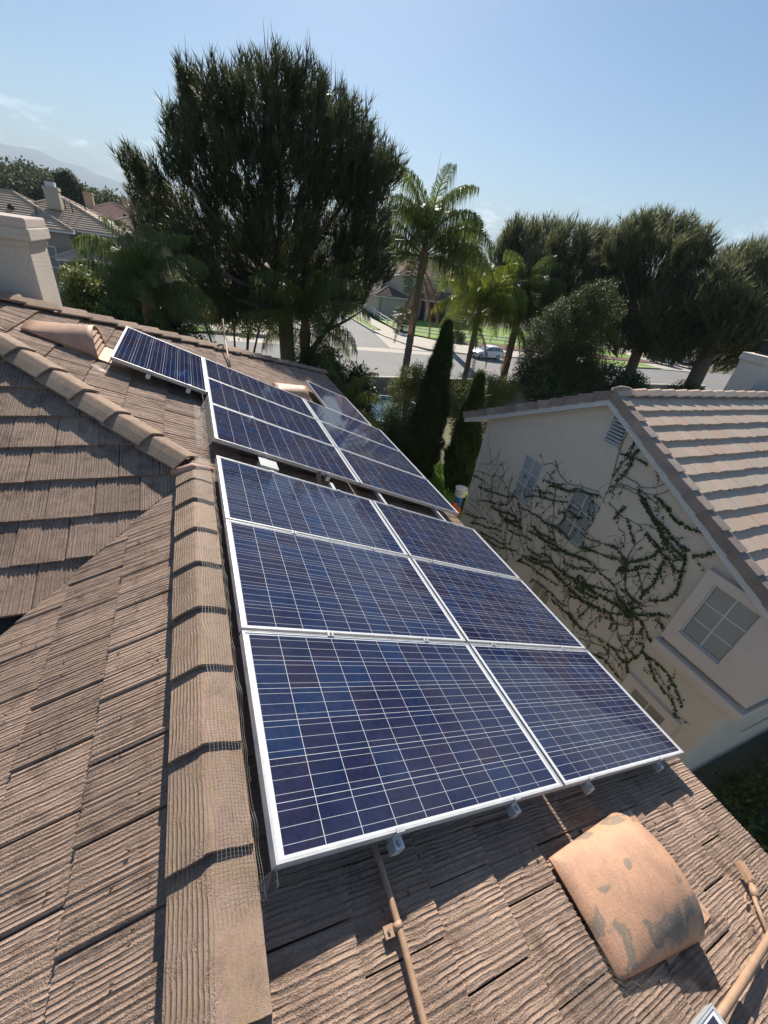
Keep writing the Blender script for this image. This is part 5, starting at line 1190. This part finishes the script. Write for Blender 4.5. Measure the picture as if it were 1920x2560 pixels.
shrub('bush', 'low shrubs under the left palm along the hip', 'bush', (-1.2, 13.5, -7), [(-1.9,13.4,-1.2,.6),(-1.2,13.6,-1.4,.6),(-.5,13.8,-1.7,.6),(.1,14.0,-1.9,.6),(-2.0,13.2,-.9,.5)], M_BUSH, 'leaf', 360, None, 40, size=.8)
shrub('bush', 'dark shrub at the foot of the leaning right pine', 'bush', (26.8, 15.0, -7), [(26.5,15.1,-2.9,.5),(27.2,14.7,-3.2,.5),(25.9,15.4,-3.3,.5)], M_BUSH, 'leaf', 260, None, 41)
shrub('hedge', 'low clipped hedge along the near kerb beyond the neighbour roof', 'hedge', (30, 15, -7), [(24.5+i*.8, 16.6-i*.55, -3.85-(.02*i), .42) for i in range(14)], M_BUSHD, 'fine', 500, None, 42, ntr=1)
shrub('bush', 'round dark shrub beside the white fence across the street', 'bush', (35.2, 54.6, -8), [(35.2,54.6,-7.3,.7),(35.9,54.4,-7.5,.6)], M_BUSHD, 'leaf', 200, None, 43, size=1.4)
shrub('bush', 'row of low bushes at the house wall across the street', 'bush', (33.5, 76.5, -8), [(31.5,77,-7.2,.9),(33.2,76.6,-7.3,.9),(35,75.5,-7.3,.9),(37,74.2,-7.4,1.0)], M_BUSHD, 'leaf', 120, None, 44, size=1.8)
shrub('bush', 'garden shrubs beyond the left kerb under the light green tree', 'bush', (-4, 56, -8), [(-9+i*1.7, 57+(i % 3)*.8, -7.2, 1.1) for i in range(8)], M_BUSH, 'leaf', 90, None, 45, size=2)
# distant woods and hill
def wood(name, label, pts, mat, size, seed, dens=14):
    g = np.random.default_rng(seed); P = []
    for (x, y, z, rr) in pts:
        n = int(dens)+10; d = g.normal(size=(n, 3)); d /= np.linalg.norm(d, axis=1)[:, None]; P.append(np.array([x, y, z]) + d*(rr*g.uniform(.3, 1.05, n)**.5)[:, None]*np.array([1, 1, .8]))
    P = np.concatenate(P); n = len(P)
    o = scatter(name, *CL['leaf'], P, rotmats(g.uniform(0, 6.28, n), g.uniform(0, 1, n), g.uniform(0, 6, n)), g.uniform(.7, 1.3, n)*size, mat, kind='stuff'); o['label'] = label; return o
M_WOOD = leafmat('far_foliage', (.035, .050, .02), (.10, .115, .045), .7, .15, .12)
g = np.random.default_rng(50); pts = []
for i in range(420):
    a = math.radians(g.uniform(-19, 1)); d = g.uniform(130, 420); e = 1.9*max(0, min(1, (-a*57.3-4)/9))**1.0
    z = CAM.z + d*math.tan(math.radians(e))*g.uniform(.2, 1.0) - g.uniform(0, 4); pts.append((math.sin(a)*d, math.cos(a)*d, min(z, CAM.z + d*math.tan(math.radians(e*.8))), g.uniform(2.5, 5)))
wood('hillside_wood', 'wooded hillside on the left skyline', pts, M_WOOD, 6.5, 51, 30)
pts = []
for i in range(900):
    a = math.radians(g.uniform(-6, 66)); d = g.uniform(230, 900); pts.append((math.sin(a)*d, math.cos(a)*d, -7+g.uniform(0, 5) + d*.006, g.uniform(4, 9)))
wood('distant_wood', 'distant belt of trees along the horizon', pts, M_WOOD, 11, 52, 16)
M_HILL = simple('hill_ground', (.10, .11, .05), .95, .3, .05, 1, 0)
b = MB(); nn = 24; V = []; F = []
for j in range(9):
    for i in range(nn+1):
        a = math.radians(-60 + 62*i/nn); d = 100 + j*50; e = 1.75*max(0, min(1, (-(-60+62*i/nn)-4)/9)); V.append((math.sin(a)*d, math.cos(a)*d, -8.4 + min(1, j/5)*(9.6 + d*math.tan(math.radians(e*.85)))*(e > .01)))
F = [(j*(nn+1)+i, j*(nn+1)+i+1, (j+1)*(nn+1)+i+1, (j+1)*(nn+1)+i) for j in range(8) for i in range(nn)]
b.add(V, F); b.obj('hill', M_HILL, kind='structure', smooth=True)
shrub('broadleaf_tree', 'lone dark round tree on the left skyline above the houses', 'tree', (-17.5, 104, -6), [(-17.5,104,3.6,1.5),(-16.6,104,3.2,1.5),(-18.2,104,4.6,1.3),(-16.0,104,2.3,1.3),(-17.4,104,5.0,1.0),(-18.4,104,2.7,1.5),(-17.2,104,1.6,1.6)], M_PINE, 'leaf', 110, None, 60, size=2.4, trunk=.3)
# mountains
M_MT = simple('mountain_rock', (.16, .15, .13), .95, .2, .0006, .004, 0)
b = MB(); V = []; F = []; n = 150; r_ = random.Random(9)
def mh(a):
    base = 2.95*math.exp(-((a+11.5)/7.5)**2) + 1.9*math.exp(-((a+30)/14)**2) + 1.2*math.exp(-((a-2)/9)**2) + .55*math.exp(-((a-38)/24)**2)
    return base + .10*math.sin(a*2.1) + .07*math.sin(a*5.3+1) + .04*math.sin(a*11.7)
for k in range(n+1):
    a = -75 + 150*k/n; ar = math.radians(a); h = mh(a)
    for d, f_ in ((6200, -.05), (7000, .42), (7800, .78), (8600, 1.0), (9600, .3)):
        V.append((math.sin(ar)*d, math.cos(ar)*d, d*math.tan(math.radians(h*f_))*(1+.05*math.sin(a*7+d)) - (9 if f_ < 0 else 0)))
F = [(k*5+i, k*5+i+1, (k+1)*5+i+1, (k+1)*5+i) for k in range(n) for i in range(4)]
b.add(V, [f[::-1] for f in F]); b.obj('mountains', M_MT, kind='structure', smooth=True)

# ================================================================ houses beyond
def roofmat(name, c, c2): return simple(name, c, .85, .3, .5, 6, .0, col2=c2)
M_R1 = roofmat('grey_brown_roof', (.50, .39, .30), (.42, .32, .25)); M_R2 = roofmat('pinkish_roof', (.52, .36, .29), (.44, .30, .24)); M_R3 = roofmat('terracotta_roof', (.50, .30, .24), (.42, .25, .20))
M_HW = [simple('taupe_wall', (.30, .25, .215), .9, .1, 1, 30, 0), simple('tan_wall', (.46, .34, .22), .9, .1, 1, 30, 0), simple('sand_wall', (.42, .38, .31), .9, .1, 1, 30, 0)]
M_DKROOF = simple('dark_porch_roof', (.12, .09, .08), .9)
def hip_block(parent, x0, x1, y0, y1, z0, ze, zr, wall, rm, wins=(), ov=.5, step=.40, garage=None, rear=False):
    b = MB(); b.box((x0, y0, z0), (x1, y1, ze)); w = b.obj('wall', wall, parent)
    X0, X1, Y0, Y1 = x0-ov, x1+ov, y0-ov, y1+ov; half = min(X1-X0, Y1-Y0)/2; zd = zr-ze
    n = int(half/step)
    r = MB()
    for k in range(n):      # every course a step with its own butt
        a, c = k*half/n, (k+1)*half/n+.04; za, zb_ = ze + zd*k/n + .14, ze + zd*(k+1)/n + .02
        A = [(X0+a, Y0+a, za), (X1-a, Y0+a, za), (X1-a, Y1-a, za), (X0+a, Y1-a, za)]
        B = [(X0+c, Y0+c, zb_), (X1-c, Y0+c, zb_), (X1-c, Y1-c, zb_), (X0+c, Y1-c, zb_)]
        if X1-X0 < 2*c: B = [((X0+X1)/2, q[1], q[2]) for q in B]
        if Y1-Y0 < 2*c: B = [(q[0], (Y0+Y1)/2, q[2]) for q in B]
        D = [(q[0], q[1], q[2]-.16) for q in A]
        r.add(A+B+D, [(0,1,5,4), (1,2,6,5), (2,3,7,6), (3,0,4,7), (8,9,1,0), (9,10,2,1), (10,11,3,2), (11,8,0,3)])
    ro = r.obj('roof', rm, parent)
    # hip and ridge caps
    b = MB(); rx0, rx1, ry0, ry1 = X0+half, X1-half, Y0+half, Y1-half
    for p, q in (((X0, Y0, ze+.12), (rx0, ry0, zr+.08)), ((X1, Y0, ze+.12), (rx1, ry0, zr+.08)), ((rx0, ry0, zr+.08), (rx1, ry1, zr+.08)), ((X1, Y1, ze+.12), (rx1, ry1, zr+.08)), ((X0, Y1, ze+.12), (rx0, ry1, zr+.08))):
        if math.dist(p, q) > .3: b.tube([p, q], .13, 6)
    b.obj('hip_caps', rm, ro)
    b = MB(); b.box((X0+.05, Y0, ze-.18), (X1-.05, Y0+.04, ze+.01)); b.box((X1-.04, Y0+.04, ze-.18), (X1, Y1, ze+.01)); b.box((X0, Y0+.0, ze-.18), (X0+.04, Y1, ze+.01)); b.obj('fascia', M_TRIM, parent)
    for (wx, wz, ww, wh) in wins:
        b = MB(); y = y0
        b.box((wx-.1, y-.06, wz-.1), (wx+ww+.1, y-.0, wz)); b.box((wx-.1, y-.06, wz+wh), (wx+ww+.1, y, wz+wh+.1)); b.box((wx-.1, y-.06, wz), (wx, y, wz+wh)); b.box((wx+ww, y-.06, wz), (wx+ww+.1, y, wz+wh))
        b.box((wx+ww/2-.02, y-.05, wz), (wx+ww/2+.02, y-.02, wz+wh)); b.box((wx, y-.051, wz+wh/2-.02), (wx+ww/2-.02, y-.021, wz+wh/2+.02)); b.box((wx+ww/2+.02, y-.051, wz+wh/2-.02), (wx+ww, y-.021, wz+wh/2+.02))
        f = b.obj('window', M_TRIM, parent); b = MB(); b.quad((wx, y-.015, wz), (wx+ww, y-.015, wz), (wx+ww, y-.015, wz+wh), (wx, y-.015, wz+wh)); b.obj('pane', M_GLASS, f)
    return ro
def vent_dot(x, y, z, parent):
    b = MB(); b.tube([(x, y, z), (x, y, z+.25), (x, y-.02, z+.38)], [.28, .25, .1], 8); b.obj('roof_vent', M_DARK, parent)
def vent_pipe(x, y, z, parent): b = MB(); b.tube([(x, y, z), (x, y, z+.75)], .05, 6); b.obj('vent_pipe', M_DARK, parent)
h1 = thing('house', 'taupe two storey house on the left with grey brown hip roofs and pale chimney', 'house', (-14, 60, -8))
hip_block(h1, -25, -10.6, 56.5, 66, -8, -.72, 1.75, M_HW[0], M_R1, ((-13.6, -3.95, 1.55, 1.7),))
hip_block(h1, -17, -6.6, 58.0, 70, -8, -.55, 1.95, M_HW[0], M_R1, ((-9.4, -3.2, 1.0, 1.2),))
hip_block(h1, -11.3, -8.0, 55.0, 58.0, -8, -3.0, -2.1, M_HW[0], M_R1, ((-9.9, -4.6, .9, 1.0),))
b = MB(); b.box((-11.0, 56.45, -5.2), (-6.6, 56.55, -4.9)); b.obj('belt_moulding', M_TRIM, h1)
chimney(h1, -12.5, -11.3, 60.0, 61.2, 0.9, 2.75, M_HW[2], 1.2); b = MB(); b.box((-12.3, 60.2, 2.75), (-11.5, 61, 3.15)); b.obj('chimney_cowl', M_TRIM, h1)
for x, y, z in ((-15.1, 58.2, .45), (-13.2, 57.0, -.25), (-17.5, 59.3, .8)): vent_dot(x, y, z, h1)
for x, y, z in ((-13.1, 58.0, .2), (-11.0, 60.3, 1.0), (-10.4, 60.0, .8), (-9.4, 61, 1.2)): vent_pipe(x, y, z, h1)
h2 = thing('house', 'tan two storey house with pinkish roof and garage behind the light green tree', 'house', (-3, 75, -8))
hip_block(h2, -9.0, 1.0, 71, 81, -8, -.15, 2.0, M_HW[1], M_R2, ((-5.6, -2.9, .9, 1.6), (-4.5, -2.9, 1.1, 1.6)))
hip_block(h2, -4.6, 3.5, 68.5, 73, -8, -4.4, -3.0, M_HW[1], M_R1, ())
b = MB(); b.box((-3.9, 68.4, -7.9), (.2, 68.5, -5.4)); b.obj('garage_door', M_HW[2], h2)
vent_dot(-7.0, 74.3, 1.0, h2); vent_dot(-4.7, 72.6, .5, h2); vent_pipe(-4.2, 73, .7, h2); vent_pipe(-6.3, 73.5, .9, h2)
h3 = thing('house', 'pinkish red roofed house further back on the left', 'house', (-9, 95, -8))
hip_block(h3, -16, -5, 90, 102, -8, 0.1, 2.5, M_HW[1], M_R3); vent_dot(-9.5, 93, .9, h3)
chimney(h3, -14.1, -12.9, 93, 94, .8, 3.4, M_HW[1], 1.1)
h4 = thing('house', 'small red roofed house at the left skyline with two chimneys', 'house', (-8, 130, -8))
hip_block(h4, -19, -6.5, 126, 138, -8, .6, 3.0, M_HW[2], M_R3); chimney(h4, -12.2, -11, 128, 129.5, 1, 4.0, M_HW[1], 1); chimney(h4, -9.6, -8.6, 128, 129.5, 1, 3.6, M_HW[1], 1)
h5 = thing('house', 'pale roofed house at the left skyline behind the pine edge', 'house', (1, 118, -8))
hip_block(h5, -5.5, 6, 112, 124, -8, -.2, 2.2, M_HW[2], M_R3)
h8 = thing('house', 'low sand coloured house at the end of the side street', 'house', (9, 170, -8))
hip_block(h8, 0, 20, 165, 178, -8, -3.5, -.5, M_HW[2], M_R2)
h6 = thing('house', 'sand coloured two storey house across the street with dark porch', 'house', (41, 80, -8))
hip_block(h6, 34.2, 50, 75, 86, -8, -1.25, 1.45, M_HW[2], M_R3, ((38.6, -3.6, .7, 1.5), (41.0, -3.6, .9, 1.5)))
hip_block(h6, 29.8, 35.2, 73.5, 82, -8, -4.8, -3.6, M_HW[2], M_DKROOF, ())
hip_block(h6, 38.5, 48, 71.8, 75.0, -4.7, -4.55, -3.4, M_DKROOF, M_DKROOF, ())
b = MB(); b.box((39.2, 74.9, -8), (47.5, 75.0-.01, -4.9)); b.obj('porch_shade_sheet', M_DARK, h6)  # near-black sheet over the wall behind the posts, stands in for porch shade
for x in (38.8, 43.0, 47.5): b = MB(); b.box((x, 72.0, -8), (x+.45, 72.45, -4.75)); b.obj('porch_post', M_HW[2], h6)
for x in (37.6, 39.6): b = MB(); b.box((x, 74.9, -3.6), (x+.7, 74.99, -2.1)); b.obj('shutter', simple('grey_shutter', (.16, .17, .18), .7), h6)
b = MB(); b.box((30.4, 73.44, -7.95), (30.5, 73.5, -4.95)); b.obj('downpipe', M_DKROOF, h6)
chimney(h6, 40.3, 41.3, 80.5, 81.5, .3, 2.6, M_DKROOF, 1)
h7 = thing('house', 'far red roofed house glimpsed right of the fan palm', 'house', (70, 112, -8))
hip_block(h7, 62, 76, 108, 120, -8, -2.2, .2, M_HW[2], M_R3)

# white two-rail fence
fen = thing('rail_fence', 'white two rail fence round the corner lawn', 'fence', (29, 62, -8.05))
fp = [(30.2, 80.5), (29.9, 77.2), (29.55, 73.6), (28.75, 68.7), (28.4, 64.9), (28.1, 61.8), (28.25, 59.6), (29.8, 57.9), (31.7, 56.6), (34.2, 56.3), (36.8, 56.0), (39.4, 55.7), (42.0, 55.4), (44.6, 55.1), (47.2, 54.8), (49.8, 54.5), (52.4, 54.2), (55, 53.9)]
for x, y in fp:
    b = MB(); b.box((x-.065, y-.065, -8.2), (x+.065, y+.065, -6.93)); b.add([(x-.09, y-.09, -6.93), (x+.09, y-.09, -6.93), (x+.09, y+.09, -6.93), (x-.09, y+.09, -6.93), (x, y, -6.85)], [(0,1,4), (1,2,4), (2,3,4), (3,0,4), (3,2,1,0)]); b.obj('post', M_WP, fen)
for (x0, y0), (x1, y1) in zip(fp, fp[1:]):
    d = Vector((x1-x0, y1-y0, 0)); L_ = d.length; d.normalize()
    M = Matrix(((d.x, -d.y, 0, x0), (d.y, d.x, 0, y0), (0, 0, 1, 0), (0, 0, 0, 1)))
    for z in (-7.2, -7.66): b = MB(); b.box((.065, -.025, z), (L_-.065, .025, z+.14), M); b.obj('rail', M_WP, fen)

# ================================================================ cars
def paint(name, c):
    if name in MC: return MC[name]
    m, bs, L = new_mat(name); bs.inputs['Base Color'].default_value = (*c, 1); bs.inputs['Roughness'].default_value = .35; bs.inputs['Coat Weight'].default_value = 1; bs.inputs['Coat Roughness'].default_value = .05; MC[name] = m; return m
M_TYRE = simple('tyre_rubber', (.02, .02, .02), .85, bumpd=0); M_RIM = simple('alloy_rim', (.45, .45, .46), .35, .1, metal=.6, bumpd=0)
M_LAMP, bs, L = new_mat('lamp_glass'); bs.inputs['Base Color'].default_value = (.6, .6, .62, 1); bs.inputs['Roughness'].default_value = .1
M_TAIL, bs, L = new_mat('tail_lamp'); bs.inputs['Base Color'].default_value = (.35, .02, .02, 1); bs.inputs['Roughness'].default_value = .2
def car(label, x, y, z, rz, mat, kind='hatch', group='cars parked outside'):
    """front towards local +x"""
    t = thing('parked_car', label, 'car', (x, y, z), group, rz)
    Mw = Matrix.Translation((x, y, z)) @ Matrix.Rotation(rz, 4, 'Z')
    if kind == 'hatch': L_, Wd, H = 4.2, 1.75, 1.52; lower = [(-2.1, .35), (-2.12, .75), (-2.02, 1.0), (-1.2, 1.04), (0, 1.0), (.9, .96), (1.6, .85), (2.0, .68), (2.1, .45), (2.08, .28), (-2.05, .26)]; cab = [(-1.98, 1.0), (-1.72, 1.34), (-1.2, 1.49), (-.4, 1.53), (.15, 1.44), (1.0, .95)]
    elif kind == 'sedan': L_, Wd, H = 4.6, 1.8, 1.45; lower = [(-2.3, .4), (-2.32, .8), (-2.2, 1.0), (-1.4, 1.02), (0, .98), (.9, .95), (1.7, .86), (2.2, .68), (2.3, .45), (2.28, .28), (-2.25, .28)]; cab = [(-1.75, 1.0), (-1.1, 1.36), (-.6, 1.44), (-.1, 1.45), (.3, 1.38), (1.1, .95)]
    else: L_, Wd, H = 4.7, 1.9, 1.75; lower = [(-2.35, .45), (-2.37, .95), (-2.3, 1.15), (-1.4, 1.16), (0, 1.13), (1.0, 1.1), (1.8, 1.0), (2.25, .8), (2.35, .5), (2.3, .33), (-2.3, .33)]; cab = [(-2.28, 1.15), (-2.05, 1.6), (-1.6, 1.72), (-.4, 1.75), (.2, 1.66), (1.1, 1.1)]
    def loft(prof_, ws, name, m, closed=True):
        b = MB(); n = len(prof_); V = []
        for sgn, k in ((-1, 0), (-1, 1), (1, 1), (1, 0)):
            for (px, pz) in prof_:
                w = ws(px, pz); inset = .07 if k == 0 else 0
                V.append(Mw @ Vector((px*(1 - (.02 if k == 0 else 0)), sgn*(w - (0 if k == 0 else inset*0) ) if k == 0 else sgn*(w-.09), pz + (0 if k == 0 else .03))))
        F = [(r*n+i, r*n+(i+1) % n, (r+1)*n+(i+1) % n, (r+1)*n+i) for r in range(3) for i in range(n)] + [tuple(range(n))[::-1], tuple(3*n+i for i in range(n))]
        b.add(V, F); return b.obj(name, m, t)
    hw = Wd/2
    body = loft(lower, lambda a, c: hw*(1 - .12*max(0, abs(a)/(L_/2)-.75)*4*.25 - .05*max(0, c-.8)), 'body', mat); 
    for p in body.data.polygons: p.use_smooth = False
    # cabin: roof in body colour, glass sides
    top_ = max(c[1] for c in cab); b = MB(); n = len(cab); V = []
    for sg in (-1, 1):
        for px, pz in cab: k = (pz-cab[0][1])/(top_-cab[0][1]); V.append(Mw @ Vector((px, sg*(hw*.93 - .20*k), pz)))
    b.add(V, [tuple(range(n)), tuple(n+i for i in range(n))[::-1]] + [(i+1, i, n+i, n+i+1) for i in range(n-1)]); b.obj('cabin_glass', M_GLASS, t)
    b = MB(); rf = cab[1:-1]
    V = []
    for sg in (-1, 1):
        for px, pz in rf: k = (pz-cab[0][1])/(top_-cab[0][1]); V.append(Mw @ Vector((px, sg*(hw*.93-.20*k+.012), pz+.015)))
    m_ = len(rf); b.add(V + [v - Vector((0, 0, .05)) for v in V], [(i, i+1, m_+i+1, m_+i) for i in range(m_-1)] + [(i+1, i, 2*m_+i, 2*m_+i+1) for i in range(m_-1)] + [(m_+i, m_+i+1, 3*m_+i+1, 3*m_+i) for i in range(m_-1)]); b.obj('roof', mat, t)
    for px in (-.55, cab[1][0]+.15):        # pillars
        b = MB()
        for sg in (-1, 1): b.tube([Mw @ Vector((px, sg*hw*.94, cab[0][1])), Mw @ Vector((px+.1, sg*(hw*.93-.17), top_-.08))], .045, 4)
        b.obj('pillar', mat, t)
    wr = .32 if kind != 'suv' else .37; wx = L_*.30
    for px in (-wx, wx):
        for sg in (-1, 1):
            w = bpy.data.objects; c0 = Mw @ Vector((px, sg*(hw-.2), wr)); c1 = Mw @ Vector((px, sg*(hw+.01), wr))
            b = MB(); b.tube([c0, c1], wr, 18); wh = b.obj('wheel', M_TYRE, t)
            b = MB(); b.tube([Mw @ Vector((px, sg*(hw-.05), wr)), Mw @ Vector((px, sg*(hw+.022), wr))], wr*.66, 14); b.obj('rim', M_RIM, wh)
    for sg in (-1, 1):
        b = MB(); b.box((L_/2-.22, sg*hw*.72-.16, .62), (L_/2+.0, sg*hw*.72+.16, .76), Mw); b.obj('headlight', M_LAMP, t)
        b = MB(); b.box((-L_/2-.01, sg*hw*.78-.14, .78), (-L_/2+.1, sg*hw*.78+.14, .95), Mw); b.obj('tail_light', M_TAIL, t)
        b = MB(); b.box((.62, sg*(hw+.09)-.09, cab[0][1]-.02), (.78, sg*(hw+.09)+.09, cab[0][1]+.13), Mw); b.obj('mirror', mat, t)
    b = MB(); b.box((L_/2-.03, -.35, .36), (L_/2+.012, .35, .56), Mw); b.obj('grille', M_DARK, t)
    # parts were built in world space already
    return t
M_WHITE = paint('white_car_paint', (.78, .79, .80)); M_SILV = paint('silver_car_paint', (.42, .44, .46)); M_DKC = paint('dark_car_paint', (.05, .055, .06))
car('white hatchback parked at the far kerb between the queen palms', 34.35, 45.35, -8.2, math.pi-.08, M_WHITE, 'hatch')
car('white sedan on the driveway at the right beyond the green verge', 71.6, 47.2, -8.1, math.radians(112), M_WHITE, 'sedan')
car('grey car in the shade behind the white sedan under the right pine', 75.3, 46.0, -8.1, math.radians(110), M_SILV, 'sedan')
car('white car on the left driveway seen through the light green tree', -.2, 79.0, -8.06, math.radians(185), M_WHITE, 'sedan')
car('white pickup sized car behind the other on the left driveway', -1.2, 84.5, -8.05, math.radians(180), M_WHITE, 'suv')
car('dark windowed pale suv in front of the sand coloured house', 27.2, 84.5, -8.05, math.radians(190), M_SILV, 'suv')

# low ground cover in the shaded gap between the houses
n = 1800; P = np.stack([g.uniform(4.2, 16, n), g.uniform(-4, .3, n), np.full(n, -6.95) + g.uniform(0, .25, n)], 1)
scatter('ground_cover', *CL['leaf'], P, rotmats(g.uniform(0, 6.28, n), g.uniform(0, 1, n), g.uniform(0, 6, n)), g.uniform(.6, 1.5, n), M_BUSHL, kind='stuff')['label'] = 'shaded low ground cover between the two houses'
sheet('side_path', [(3.4, -9), (4.3, -9), (4.3, 14), (3.4, 14)], -6.985, M_CONC)
shrub('bush', 'loose green shrub behind the rightmost queen palm in front of the pines', 'bush', (20.2, 20.2, -7), [(19.6,20.2,-1.6,.8),(20.4,20.0,-2.2,.9),(20.6,20.2,-3.2,1.0),(19.9,20.2,-4.2,1.0),(21.2,20,-1.4,.8)], M_BUSH, 'leaf', 150, None, 71)
# ================================================================ air
hm = bpy.data.materials.new('haze_air'); hm.use_nodes = True
hn = hm.node_tree.nodes; hn.remove(hn['Principled BSDF'])
pv = hn.new('ShaderNodeVolumePrincipled'); pv.inputs['Color'].default_value = (.68, .84, 1.0, 1); pv.inputs['Density'].default_value = 2.0e-4; pv.inputs['Anisotropy'].default_value = .0
hm.node_tree.links.new(pv.outputs[0], hn['Material Output'].inputs['Volume'])
b = MB(); b.box((-9800, -400, -9.6), (9800, 10500, 560)); hz = b.obj('haze', hm, kind='stuff')
hz['label'] = 'pale daylight haze over the valley'
SC.cycles.volume_max_steps = 64
